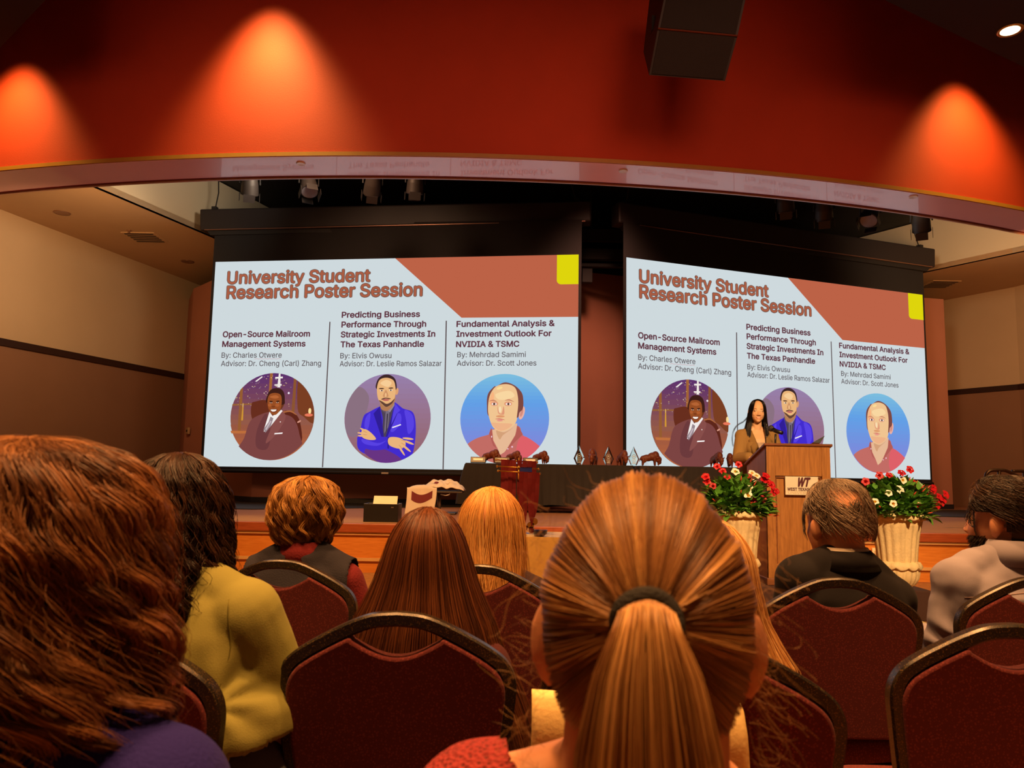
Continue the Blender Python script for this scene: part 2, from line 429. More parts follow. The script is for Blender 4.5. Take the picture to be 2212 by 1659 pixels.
class Slide:
    def __init__(self, quad, nrm):   # quad: TL TR BR BL
        self.q = quad; self.n = nrm
    def P(self, u, v, lift=0.0):
        TL, TR, BR, BL = self.q
        return (BL * (1 - u) + BR * u) * (1 - v) + (TL * (1 - u) + TR * u) * v + self.n * lift
def clip_circle(poly, n=56):
    out = list(poly)
    for k in range(n):
        a0, a1 = 2 * PI * k / n, 2 * PI * (k + 1) / n
        ax, ay, bx, by = math.cos(a0), math.sin(a0), math.cos(a1), math.sin(a1)
        def side(p): return (bx - ax) * (p[1] - ay) - (by - ay) * (p[0] - ax)
        inp, out = out, []
        for i in range(len(inp)):
            p, q = inp[i], inp[(i + 1) % len(inp)]; sp, sq = side(p), side(q)
            if sp >= 0: out.append(p)
            if (sp >= 0) != (sq >= 0):
                t = sp / (sp - sq); out.append((p[0] + (q[0] - p[0]) * t, p[1] + (q[1] - p[1]) * t))
        if not out: return []
    return out
def ellp(cx, cy, rx, ry, n=24, rot=0.0):
    c, s = math.cos(rot), math.sin(rot)
    return [(cx + rx * math.cos(2 * PI * i / n) * c - ry * math.sin(2 * PI * i / n) * s,
             cy + rx * math.cos(2 * PI * i / n) * s + ry * math.sin(2 * PI * i / n) * c) for i in range(n)]
def mir(pts, cx): return pts + [(2 * cx - x, y) for x, y in reversed(pts)]
def bandsV(c0, c1, y0, y1, n=14, x0=-1, x1=1):
    out = []
    for i in range(n):
        t = (i + .5) / n; col = tuple(int(c0[k] + (c1[k] - c0[k]) * t) for k in range(3))
        ya, yb = y0 + (y1 - y0) * i / n, y0 + (y1 - y0) * (i + 1) / n + (0.004 if y1 > y0 else -0.004)
        out.append((col, [(x0, ya), (x1, ya), (x1, yb), (x0, yb)]))
    return out

def portrait_evening():
    L = [((96, 52, 44), ellp(0, 0, 1, 1, 56))]
    L += bandsV((150, 92, 70), (92, 48, 110), -0.2, 1.0, 10, -1, 1)
    L += bandsV((192, 104, 58), (150, 86, 66), -1.0, -0.2, 8, -1, 1)
    L += [((150, 92, 48), [(-0.80, -0.35), (-0.73, -0.35), (-0.73, 0.75), (-0.80, 0.75)]), ((164, 100, 52), [(-0.11, 0.2), (-0.05, 0.2), (-0.03, 1.0), (-0.10, 1.0)]),
          ((140, 84, 48), [(0.46, 0.1), (0.53, 0.1), (0.55, 1.0), (0.48, 1.0)]), ((150, 96, 52), [(-1, 0.24), (-0.2, 0.28), (-0.2, 0.31), (-1, 0.28)]),
          ((122, 62, 34), spline([(0.62, 1.0), (0.60, 0.2), (0.75, 0.0), (1.05, -0.1), (1.1, 1.0)], 4))]
    rs = random.Random(4)
    for _ in range(95):
        x, y = rs.uniform(-0.9, 0.44), rs.uniform(0.22, 0.92)
        if -0.12 < x < 0.35 and y < 0.62: continue
        w, h = rs.uniform(0.006, 0.03), rs.uniform(0.008, 0.02)
        L.append((rs.choice([(226, 200, 170), (190, 160, 120), (150, 130, 150), (214, 180, 120)]), [(x, y), (x + w, y), (x + w, y + h), (x, y + h)]))
    L += [((240, 232, 226), [(0.12, 0.66), (0.19, 0.66), (0.18, 0.98), (0.14, 0.98)]), ((240, 232, 226), [(0.06, 0.86), (0.24, 0.87), (0.24, 0.91), (0.06, 0.90)]),
          ((240, 232, 226), [(0.05, 0.70), (0.22, 0.70), (0.22, 0.74), (0.05, 0.73)]), ((240, 232, 226), [(-0.42, 0.80), (-0.26, 0.92), (-0.24, 0.90), (-0.38, 0.79)]),
          ((238, 230, 240), ellp(0.40, 0.53, 0.025, 0.025, 10))]
    # candle, chair backs, lamp
    L += [((206, 148, 52), [(-0.70, -0.1), (-0.655, -0.1), (-0.66, 0.22), (-0.69, 0.22)]), ((214, 170, 96), ellp(-0.675, 0.25, 0.015, 0.05, 10)), ((190, 110, 60), [(-0.96, -0.40), (-0.5, -0.40), (-0.5, -0.34), (-0.96, -0.34)]),
          ((104, 46, 30), spline([(-0.46, 0.0), (-0.47, 0.27), (-0.40, 0.33), (-0.1, 0.34), (0.0, -0.1), (-0.3, -0.3)], 5)),
          ((94, 38, 26), spline([(0.28, 0.06), (0.45, 0.12), (0.62, 0.02), (0.72, -0.2), (0.74, -0.6), (0.3, -0.5)], 5)), ((176, 104, 60), spline([(0.28, 0.10), (0.46, 0.13), (0.60, 0.05), (0.60, 0.03), (0.45, 0.10), (0.28, 0.07)], 3)),
          ((252, 220, 150), ellp(0.92, 0.12, 0.035, 0.07, 12)), ((234, 120, 90), ellp(0.90, 0.03, 0.10, 0.035, 12)), ((214, 150, 130), ellp(0.68, -0.12, 0.05, 0.02, 10, 0.5))]
    # jacket
    L += [((124, 68, 66), spline([(-0.02, 0.10), (-0.36, -0.02), (-0.50, -0.16), (-0.60, -0.5), (-0.75, -1.0), (0.75, -1.0), (0.70, -0.4), (0.55, -0.06), (0.30, 0.05)], 6)),
          ((108, 58, 60), spline([(-0.10, 0.06), (-0.30, -0.3), (-0.30, -0.7), (-0.05, -0.75), (0.02, -0.45)], 5)), ((136, 78, 74), spline([(0.20, 0.10), (0.36, -0.02), (0.16, -0.40), (-0.08, -0.62), (0.02, -0.3)], 5)),
          ((242, 236, 234), [(-0.03, 0.10), (-0.14, -0.30), (-0.14, -0.36), (0.0, -0.25), (0.28, 0.12), (0.22, 0.16), (0.05, 0.0)]),
          ((150, 134, 140), [(0.0, -0.01), (0.07, -0.05), (0.02, -0.22), (-0.10, -0.38), (-0.15, -0.30), (-0.04, -0.14)]), ((196, 180, 186), [(0.0, -0.10), (0.03, -0.12), (-0.08, -0.32), (-0.11, -0.30)]),
          ((248, 240, 238), [(0.11, -0.415), (0.30, -0.40), (0.31, -0.37), (0.12, -0.385)]), ((240, 226, 220), ellp(0.24, -0.13, 0.014, 0.014, 8))]
    # head
    L += [((108, 54, 28), spline([(-0.02, 0.15), (0.06, 0.02), (0.22, 0.12), (0.30, 0.30), (0.0, 0.30)], 5)), ((62, 30, 24), spline([(-0.10, 0.30), (-0.09, 0.50), (0.0, 0.62), (0.16, 0.64), (0.28, 0.56), (0.32, 0.38), (0.28, 0.26)], 6)),
          ((152, 78, 36), spline([(-0.09, 0.36), (-0.04, 0.50), (0.10, 0.53), (0.22, 0.48), (0.25, 0.32), (0.22, 0.14), (0.12, 0.03), (0.02, 0.06), (-0.06, 0.18)], 6)),
          ((182, 100, 52), spline([(-0.04, 0.44), (0.10, 0.48), (0.18, 0.43), (0.08, 0.40)], 5)), ((176, 92, 46), ellp(-0.03, 0.25, 0.04, 0.035, 12)), ((176, 92, 46), ellp(0.15, 0.25, 0.05, 0.035, 12)),
          ((50, 24, 18), ellp(0.0, 0.335, 0.045, 0.014, 10, -0.1)), ((50, 24, 18), ellp(0.16, 0.34, 0.045, 0.014, 10, 0.1)), ((232, 210, 190), ellp(0.0, 0.305, 0.03, 0.011, 10)), ((232, 210, 190), ellp(0.15, 0.31, 0.03, 0.011, 10)),
          ((36, 18, 14), ellp(0.0, 0.305, 0.013, 0.013, 8)), ((36, 18, 14), ellp(0.15, 0.31, 0.013, 0.013, 8)), ((126, 60, 28), ellp(0.06, 0.215, 0.045, 0.022, 12)),
          ((120, 50, 34), spline([(-0.02, 0.15), (0.06, 0.165), (0.16, 0.155), (0.12, 0.09), (0.04, 0.085)], 4)), ((248, 238, 228), spline([(0.0, 0.145), (0.07, 0.15), (0.14, 0.148), (0.11, 0.11), (0.04, 0.105)], 4))]
    return L
def portrait_bluesuit():
    L = [((128, 104, 140), ellp(0, 0, 1, 1, 56))]
    L += bandsV((150, 98, 100), (152, 128, 172), -1.0, 1.0, 18, -1, 1)
    L += [((138, 112, 128), spline([(-0.95, 0.3), (-0.7, 0.7), (-0.45, 0.5), (-0.5, 0.1), (-0.7, -0.4), (-0.95, -0.3)], 6))]
    B0, B1, B2 = (66, 44, 206), (88, 66, 226), (48, 30, 150)
    L += [(B0, spline([(-0.14, 0.28), (-0.42, 0.14), (-0.55, 0.04), (-0.62, -0.28), (-0.68, -0.5), (-0.64, -0.70), (-0.45, -0.82), (-0.1, -0.95), (0.3, -1.0), (0.58, -0.85), (0.66, -0.5), (0.66, -0.1), (0.58, 0.14), (0.36, 0.22), (0.14, 0.36)], 6)),
          ((104, 52, 130), spline([(-0.3, -0.62), (-0.5, -0.78), (-0.1, -1.0), (0.4, -1.0), (0.2, -0.8)], 5)),
          (B1, spline([(-0.40, 0.12), (-0.50, 0.0), (-0.52, -0.2), (-0.44, -0.25), (-0.40, -0.05)], 5)), (B1, spline([(0.40, 0.18), (0.58, 0.08), (0.62, -0.2), (0.50, -0.35), (0.44, -0.05)], 5)), (B1, spline([(0.15, 0.05), (0.30, 0.10), (0.32, -0.1), (0.16, -0.3), (0.08, -0.25)], 5)),
          ((78, 66, 86), [(-0.18, 0.28), (0.16, 0.34), (0.10, 0.05), (-0.02, -0.42), (-0.10, -0.42), (-0.10, 0.0)]), ((120, 108, 126), [(-0.04, 0.16), (0.05, 0.2), (0.03, -0.2), (-0.06, -0.35)]), ((60, 50, 66), [(-0.01, 0.1), (0.02, 0.1), (0.0, -0.3), (-0.02, -0.3)]),
          ((150, 134, 150), [(-0.01, 0.18), (0.14, 0.38), (0.17, 0.30), (0.06, 0.13)]), ((96, 82, 100), [(-0.01, 0.18), (-0.17, 0.30), (-0.16, 0.2), (-0.07, 0.12)]),
          (B2, [(-0.18, 0.26), (-0.32, 0.10), (-0.12, -0.42), (-0.06, -0.42), (-0.12, -0.05)]), (B2, [(0.17, 0.33), (0.24, 0.12), (0.02, -0.42), (-0.02, -0.42), (0.09, 0.0)]),
          (B1, [(0.18, 0.33), (0.30, 0.18), (0.22, 0.10), (0.10, -0.15), (0.13, 0.1)]), ((240, 232, 242), [(0.12, -0.20), (0.32, -0.13), (0.33, -0.155), (0.13, -0.225)])]
    SK, SH = (234, 180, 122), (206, 146, 100)
    # crossed arms and hands
    L += [(B0, spline([(-0.66, -0.42), (-0.30, -0.50), (0.06, -0.44), (0.06, -0.66), (-0.3, -0.72), (-0.60, -0.62)], 5)), (B2, [(0.03, -0.42), (0.07, -0.43), (0.07, -0.68), (0.03, -0.68)]), (B1, spline([(-0.56, -0.47), (-0.2, -0.56), (0.0, -0.50), (-0.2, -0.62), (-0.5, -0.58)], 5))]
    L += [(SK, spline([(-0.58, -0.29), (-0.50, -0.25), (-0.36, -0.33), (-0.24, -0.47), (-0.40, -0.49), (-0.56, -0.43)], 5)), (SK, ellp(-0.54, -0.27, 0.09, 0.022, 12, -0.5)), (SK, ellp(-0.58, -0.345, 0.10, 0.022, 12, -0.15)), (SK, ellp(-0.575, -0.40, 0.09, 0.022, 12, 0.0)), (SH, ellp(-0.50, -0.31, 0.06, 0.007, 8, -0.4)), (SH, ellp(-0.50, -0.375, 0.06, 0.007, 8, -0.1))]
    L += [(SK, spline([(0.06, -0.44), (0.26, -0.43), (0.42, -0.50), (0.44, -0.62), (0.30, -0.68), (0.07, -0.60)], 5)), (SK, ellp(0.50, -0.455, 0.13, 0.024, 12, -0.10)), (SK, ellp(0.52, -0.54, 0.13, 0.024, 12, -0.35)), (SK, ellp(0.46, -0.66, 0.15, 0.024, 12, -0.65)), (SK, ellp(0.36, -0.72, 0.14, 0.022, 12, -0.95)), (SH, ellp(0.40, -0.50, 0.07, 0.007, 8, -0.2)), (SH, ellp(0.40, -0.58, 0.07, 0.007, 8, -0.5)), (SH, ellp(0.34, -0.64, 0.07, 0.007, 8, -0.8))]
    # head
    L += [((180, 124, 84), spline([(-0.14, 0.42), (-0.15, 0.22), (0.0, 0.16), (0.14, 0.30), (0.16, 0.5)], 5)), ((222, 160, 110), ellp(0.21, 0.60, 0.035, 0.08, 14, -0.15)), ((60, 38, 40), spline([(-0.27, 0.66), (-0.25, 0.86), (-0.12, 0.97), (0.04, 0.97), (0.17, 0.86), (0.19, 0.64), (0.0, 0.7)], 6)),
          (SK, spline([(-0.255, 0.68), (-0.20, 0.86), (-0.04, 0.91), (0.12, 0.85), (0.175, 0.68), (0.17, 0.48), (0.10, 0.32), (-0.02, 0.25), (-0.15, 0.33), (-0.23, 0.46)], 6)), ((246, 204, 150), spline([(-0.18, 0.78), (-0.05, 0.86), (0.08, 0.80), (0.0, 0.70)], 5)),
          ((96, 64, 52), spline([(-0.20, 0.40), (-0.13, 0.32), (-0.02, 0.25), (0.10, 0.32), (0.165, 0.44), (0.08, 0.36), (-0.02, 0.32), (-0.12, 0.37)], 5)), ((70, 42, 36), ellp(-0.15, 0.665, 0.065, 0.014, 10, 0.0)), ((70, 42, 36), ellp(0.07, 0.675, 0.06, 0.014, 10, 0.05)),
          ((240, 226, 214), ellp(-0.145, 0.615, 0.04, 0.015, 10)), ((240, 226, 214), ellp(0.07, 0.625, 0.038, 0.015, 10)), ((44, 26, 24), ellp(-0.14, 0.617, 0.017, 0.017, 8)), ((44, 26, 24), ellp(0.07, 0.627, 0.017, 0.017, 8)), (SH, spline([(-0.06, 0.62), (-0.03, 0.62), (0.02, 0.49), (-0.05, 0.475), (-0.11, 0.49)], 4)), ((240, 190, 136), ellp(-0.045, 0.52, 0.022, 0.05, 10)),
          ((110, 72, 58), spline([(-0.14, 0.43), (-0.05, 0.46), (0.07, 0.44), (0.05, 0.42), (-0.04, 0.435), (-0.12, 0.41)], 4)), ((206, 112, 104), ellp(-0.035, 0.405, 0.075, 0.024, 12)), ((150, 74, 68), ellp(-0.035, 0.408, 0.07, 0.006, 10))]
    return L
def portrait_redshirt():
    L = [((106, 150, 222), ellp(0, 0, 1, 1, 56))]
    L += bandsV((136, 128, 214), (98, 160, 230), -0.9, 0.35, 14, -1, 1) + bandsV((98, 160, 230), (124, 190, 222), 0.35, 1.0, 8, -1, 1)
    SK, SH = (240, 196, 144), (222, 150, 104)
    L += [((194, 108, 100), spline([(-0.28, -0.24), (-0.32, -0.34), (-0.62, -0.44), (-0.85, -0.60), (-1.0, -0.9), (-0.6, -1.2), (0.6, -1.2), (0.95, -0.8), (0.80, -0.60), (0.42, -0.36), (0.30, -0.16)], 6)), ((222, 96, 104), spline([(0.44, -0.38), (0.80, -0.60), (0.95, -0.8), (0.6, -1.15), (0.30, -0.9), (0.30, -0.55)], 5)),
          ((230, 184, 148), [(-0.27, -0.25), (-0.24, -0.48), (-0.14, -0.66), (-0.08, -0.80), (0.04, -0.72), (0.26, -0.35), (0.29, -0.10)]), ((212, 160, 120), spline([(-0.18, -0.26), (-0.1, -0.46), (-0.02, -0.36), (0.2, -0.2), (0.0, -0.3)], 5)),
          ((178, 92, 84), [(-0.29, -0.20), (-0.34, -0.33), (-0.24, -0.60), (-0.16, -0.66), (-0.25, -0.48), (-0.27, -0.28)]), ((178, 92, 84), [(0.30, -0.14), (0.42, -0.34), (0.26, -0.50), (0.0, -0.76), (0.06, -0.68), (0.25, -0.36)]), ((246, 220, 230), ellp(-0.28, -0.40, 0.012, 0.022, 8)), ((250, 214, 240), ellp(0.185, -0.62, 0.018, 0.018, 6)), ((250, 214, 240), ellp(0.09, -0.665, 0.014, 0.014, 6)),
          ((236, 176, 160), ellp(0.39, 0.13, 0.06, 0.15, 18, -0.25)), ((212, 140, 126), ellp(0.385, 0.13, 0.03, 0.09, 14, -0.25)),
          ((126, 72, 64), spline([(-0.34, 0.05), (-0.40, 0.30), (-0.38, 0.55), (-0.24, 0.72), (-0.20, 0.72), (0.0, 0.81), (0.22, 0.74), (0.38, 0.58), (0.42, 0.40), (0.41, 0.22), (0.34, 0.14), (0.28, 0.02), (0.0, 0.2)], 6)),
          (SK, spline([(-0.36, 0.42), (-0.30, 0.60), (-0.18, 0.73), (0.04, 0.77), (0.22, 0.70), (0.29, 0.52), (0.305, 0.30), (0.28, 0.05), (0.28, -0.02), (0.22, -0.14), (0.05, -0.26), (-0.10, -0.28), (-0.24, -0.20), (-0.32, -0.05), (-0.37, 0.16)], 6)),
          ((250, 220, 150), ellp(-0.12, 0.68, 0.07, 0.03, 12, 0.3)), ((248, 214, 160), spline([(-0.2, 0.55), (0.1, 0.62), (0.22, 0.50), (0.0, 0.42), (-0.16, 0.44)], 5)), ((248, 180, 128), spline([(-0.35, 0.38), (-0.28, 0.6), (-0.24, 0.5), (-0.28, 0.3)], 5)),
          ((196, 120, 92), spline([(-0.36, 0.385), (-0.25, 0.42), (-0.17, 0.37), (-0.25, 0.395)], 4)), ((196, 120, 92), spline([(0.0, 0.40), (0.10, 0.43), (0.22, 0.37), (0.10, 0.405)], 4)), ((226, 150, 116), ellp(-0.23, 0.33, 0.085, 0.05, 14)), ((226, 150, 116), ellp(0.08, 0.33, 0.09, 0.05, 14)),
          ((250, 234, 224), ellp(-0.235, 0.325, 0.06, 0.028, 12)), ((250, 234, 224), ellp(0.085, 0.325, 0.062, 0.028, 12)), ((92, 60, 50), ellp(-0.235, 0.325, 0.026, 0.028, 10)), ((92, 60, 50), ellp(0.085, 0.325, 0.026, 0.028, 10)), ((40, 24, 22), ellp(-0.235, 0.325, 0.011, 0.012, 8)), ((40, 24, 22), ellp(0.085, 0.325, 0.011, 0.012, 8)),
          ((224, 152, 118), spline([(-0.16, 0.30), (-0.14, 0.12), (-0.04, 0.085), (0.0, 0.12), (-0.02, 0.28), (-0.06, 0.12), (-0.12, 0.14)], 4)), ((250, 222, 180), ellp(-0.10, 0.20, 0.03, 0.07, 10)), (SH, ellp(-0.09, 0.05, 0.10, 0.025, 12)),
          ((214, 116, 106), spline([(-0.21, -0.01), (-0.10, 0.005), (0.02, -0.03), (-0.10, -0.022)], 4)), ((232, 150, 136), ellp(-0.10, -0.045, 0.07, 0.018, 12)), ((238, 178, 134), spline([(-0.30, -0.1), (-0.1, -0.10), (0.18, -0.12), (0.05, -0.24), (-0.12, -0.26)], 5))]
    return L
PORTRAITS = [('portrait_picture', portrait_evening), ('portrait_picture', portrait_bluesuit), ('portrait_picture', portrait_redshirt)]
PLAB = ['round portrait of smiling man in dark suit before night windows', 'round portrait of man with crossed arms in blue jacket', 'round portrait of balding man in red shirt on blue']
_portrait_polys = []
for _, fn in PORTRAITS:
    _portrait_polys.append([(c, clip_circle(p)) for c, p in fn()])

def make_screen(px, Ys, case_px, label):
    TL, TR, BR, BL = [atY(x, y, Y) for (x, y), Y in zip(px, (Ys[0], Ys[1], Ys[1], Ys[0]))]
    BR.x, BR.y = TR.x, TR.y; BL.x, BL.y = TL.x, TL.y       # hang plumb
    U = (TR - TL); U.z = 0; U.normalize(); n = Vector((U.y, -U.x, 0))
    if n.y > 0: n = -n
    base = (BL + BR) / 2
    root = empty('projection_screen', (base.x, base.y, min(BL.z, BR.z)), label, 'projection screen', 'pair of projection screens')
    off = root.location
    q = [p - off for p in (TL, TR, BR, BL)]
    S = Slide(q, n)
    # black fabric behind the picture
    cTL, cTR, cBR, cBL = [atY(x, y, Y) - off for (x, y), Y in zip(case_px, (Ys[0] - 0.02, Ys[1] + 0.02, Ys[1] + 0.02, Ys[0] - 0.02))]
    topz = max(cBL.z, cBR.z) + 0.02
    e = 0.05
    f = [q[3] - U * e - Vector((0, 0, .06)), q[2] + U * e - Vector((0, 0, .06)), q[1] + U * e, q[0] - U * e]
    f[2].z = topz; f[3].z = topz
    b = MB(); vs = [p - n * 0.0 for p in f] + [p - n * 0.02 for p in f]
    b.add(vs, [(0, 1, 2, 3), (7, 6, 5, 4), (0, 4, 5, 1), (1, 5, 6, 2), (2, 6, 7, 3), (3, 7, 4, 0)])
    b.build('screen_fabric', M_SCREENBLACK, root)
    # bottom weight bar with its little badge
    bb = MB(); pts = [q[3] - U * e - Vector((0, 0, .075)), q[2] + U * e - Vector((0, 0, .075))]
    bb.tube([pts[0] + n * .01, pts[1] + n * .01], 0.028, 10); bar = bb.build('weight_bar', M_SCREENBLACK, root, smooth=True)
    c = (pts[0] + pts[1]) / 2 + n * 0.035
    ang = math.atan2(U.y, U.x)
    MB().box(c, (0.12, 0.012, 0.03), ang).build('badge', mat('grey_badge', (150, 140, 130), 0.5), bar)
    # housing at the top
    hb = MB()
    d = 0.30
    for (a, bq) in (((cTL, cTR, cBR, cBL), None),):
        vs = list(a) + [p - n * d for p in a]
        hb.add(vs, [(0, 1, 2, 3), (7, 6, 5, 4), (0, 4, 5, 1), (1, 5, 6, 2), (2, 6, 7, 3), (3, 7, 4, 0)])
    cas = hb.build('housing', M_CASING, root, bevel=0.03)
    st = MB(); st.tube([cBL + n * 0.012 + U * .1, cBR + n * 0.012 - U * .1], 0.010, 6); st.build('metal_strip', M_STRIP, cas)
    lo = MB(); vs = [cBL + U * .12, cBR - U * .12, cBR - U * .2 - Vector((0, 0, .09)), cBL + U * .2 - Vector((0, 0, .09))]; vs = [p - n * .02 for p in vs]
    vs += [p - n * .2 for p in vs]
    lo.add(vs, [(0, 1, 2, 3), (7, 6, 5, 4), (0, 4, 5, 1), (1, 5, 6, 2), (2, 6, 7, 3), (3, 7, 4, 0)]); lo.build('lower_slot', M_BLACK, cas)
    for t in (0.03, 0.965):
        p = cTL.lerp(cTR, t) - n * .15
        h = MB(); h.box(p + Vector((0, 0, .03)), (.09, .09, .10), ang); h.tube([p, p + Vector((0.05 if t < .5 else -0.1, 0, 0.35)), Vector((p.x + (0.02 if t < .5 else -.2), p.y, 6.62 - off.z))], 0.012, 6)
        h.build('hanger', M_BLACK, cas)
    # the projected slide: picture area and everything shown on it
    def flat(name, polys, cols, lift, parent, label=None):
        b = MB(); ms = []; ix = {}
        for k, (pl, cl_) in enumerate(zip(polys, cols)):
            if len(pl) < 3: continue
            if cl_ not in ix: ix[cl_] = len(ms); ms.append(emis(cl_))
            b.add([S.P(u, v, lift[k] if isinstance(lift, list) else lift) for u, v in pl], [tuple(range(len(pl)))], ix[cl_])
        me = b.mesh(name, False); o = link(name, me, ms, parent)
        if label: o['label'] = label
        return o
    WHITE = (206, 217, 221)
    pic = MB(); v4 = [S.P(0, 0, .004), S.P(1, 0, .004), S.P(1, 1, .004), S.P(0, 1, .004)]
    pic.add(v4 + [p - n * .003 for p in v4], [(0, 1, 2, 3), (7, 6, 5, 4), (0, 4, 5, 1), (1, 5, 6, 2), (2, 6, 7, 3), (3, 7, 4, 0)])
    pic = pic.build('projected_slide', emis(WHITE), root)
    flat('slide_banner', [[(0.5064, 1.0), (1, 1), (1, 0.7058), (0.6915, 0.7075)]], [(188, 98, 70)], .006, pic, 'terracotta corner banner')
    r = 0.012
    tabp = [(0.9430, 1), (0.9430, 0.8597 + r * 1.6)] + [(0.9430 + r - r * math.cos(a), 0.8597 + 1.6 * r - 1.6 * r * math.sin(a)) for a in np.linspace(0.2, 1.4, 5)] + [(0.9430 + r, 0.8597), (1, 0.8597), (1, 1)]
    flat('slide_tab', [tabp], [(222, 212, 12)], .008, pic, 'yellow tab')
    for (x0, y0, x1, y1) in ((0.3327, 0.6946, 0.3301, 0.0023), (0.6508, 0.694, 0.6529, 0.0007)):
        w = 0.0016
        flat('divider_line', [[(x0 - w, y0), (x1 - w, y1), (x1 + w, y1), (x0 + w, y0)]], [(92, 78, 80)], .006, pic)
    def lettering(name, lines, col, off_, lift, grow=0.0):
        b = MB()
        for (s, u0, v0, u1, ch) in lines:
            vs, fs = text_mesh(s)
            x0, x1 = vs[:, 0].min(), vs[:, 0].max(); sx = (u1 - u0) / (x1 - x0); sy = ch / CAPH
            for k in range(8 if off_ > 0 else 1):
                dx, dy = off_ * math.cos(k * PI / 4), off_ * math.sin(k * PI / 4)
                b.add([S.P(u0 + (x + dx - x0) * sx, v0 + (y + dy) * sy, lift) for x, y, _ in vs], fs)
        return link(name, b.mesh(name, False), emis(col), pic)
    for ln in TITLE:
        lettering('title_outline', [ln], (104, 84, 78), 0.040, .006); lettering('title_lettering', [ln], (170, 92, 66), 0.014, .008)
    for h in HEADS:
        for ln in h: lettering('heading_lettering', [ln], (96, 52, 64), 0.026, .006)
    for h in BYS:
        for ln in h: lettering('byline_lettering', [ln], (90, 80, 84), 0.007, .006)
    uu = [(0.1265 + i * 0.0062, 0.5165 + (0.0016 if i % 2 else -0.0016)) for i in range(13)]
    sq = [(u, v + .0007) for u, v in uu] + [(u, v - .0007) for u, v in reversed(uu)]
    flat('spelling_squiggle', [sq], [(206, 130, 140)], .006, pic)
    for k, (cu, cv, ru, rv) in enumerate(CIRC):
        ps, cs, ls = [], [], []
        for j, (c, p) in enumerate(_portrait_polys[k]):
            ps.append([(cu + x * ru, cv + y * rv) for x, y in p]); cs.append(c); ls.append(.006 + .0006 * j)
        flat('portrait_picture', ps, cs, ls, pic, PLAB[k])
    return root
make_screen([(466, 566), (1250, 550), (1247, 1018), (435, 1007)], (13.54, 12.9), [(431, 451), (1277, 433), (1277, 478), (431, 497)],
            'left projection screen of the pair, facing the audience nearly head-on')
make_screen([(1353, 556), (1992, 637), (2009, 1036), (1354, 1024)], (12.81, 15.06), [(1337, 434), (2021, 537), (2021, 578), (1337, 481)],
            'right projection screen of the pair, angled away behind the person at the lectern')
# ================================================================== CHAIRS
def burgundy():
    m = bpy.data.materials.new('burgundy_upholstery'); m.use_nodes = True
    nt = m.node_tree; b = nt.nodes['Principled BSDF']; b.inputs['Roughness'].default_value = 0.9; b.inputs['Sheen Weight'].default_value = 0.08
    tc = nt.nodes.new('ShaderNodeTexCoord'); v = nt.nodes.new('ShaderNodeTexVoronoi'); v.inputs['Scale'].default_value = 190
    r = nt.nodes.new('ShaderNodeValToRGB'); r.color_ramp.elements[0].position = 0.2; r.color_ramp.elements[1].position = 0.42
    r.color_ramp.elements[0].color = lin((128, 52, 46)); r.color_ramp.elements[1].color = lin((92, 24, 26))
    nt.links.new(tc.outputs['Object'], v.inputs['Vector']); nt.links.new(v.outputs['Distance'], r.inputs[0]); nt.links.new(r.outputs[0], b.inputs['Base Color'])
    return m
def goldvein():
    m = bpy.data.materials.new('gold_vein_frame'); m.use_nodes = True
    nt = m.node_tree; b = nt.nodes['Principled BSDF']; b.inputs['Roughness'].default_value = 0.32; b.inputs['Metallic'].default_value = 0.25
    tc = nt.nodes.new('ShaderNodeTexCoord'); n = nt.nodes.new('ShaderNodeTexNoise'); n.inputs['Scale'].default_value = 420; n.inputs['Detail'].default_value = 4
    r = nt.nodes.new('ShaderNodeValToRGB'); r.color_ramp.elements[0].position = 0.55; r.color_ramp.elements[1].position = 0.76
    r.color_ramp.elements[0].color = lin((34, 30, 28)); r.color_ramp.elements[1].color = lin((140, 106, 52))
    nt.links.new(tc.outputs['Object'], n.inputs['Vector']); nt.links.new(n.outputs['Fac'], r.inputs[0]); nt.links.new(r.outputs[0], b.inputs['Base Color'])
    return m
M_BURG, M_FRAME = burgundy(), goldvein()
M_FOOT = mat('black_rubber', (22, 20, 20), 0.8)
def back_outline():
    right = spline([(0.0, 0.902), (0.045, 0.898), (0.085, 0.884), (0.13, 0.862), (0.172, 0.838), (0.200, 0.815), (0.213, 0.782), (0.209, 0.73), (0.200, 0.66), (0.190, 0.58), (0.182, 0.50)], 5, closed=False)
    return right
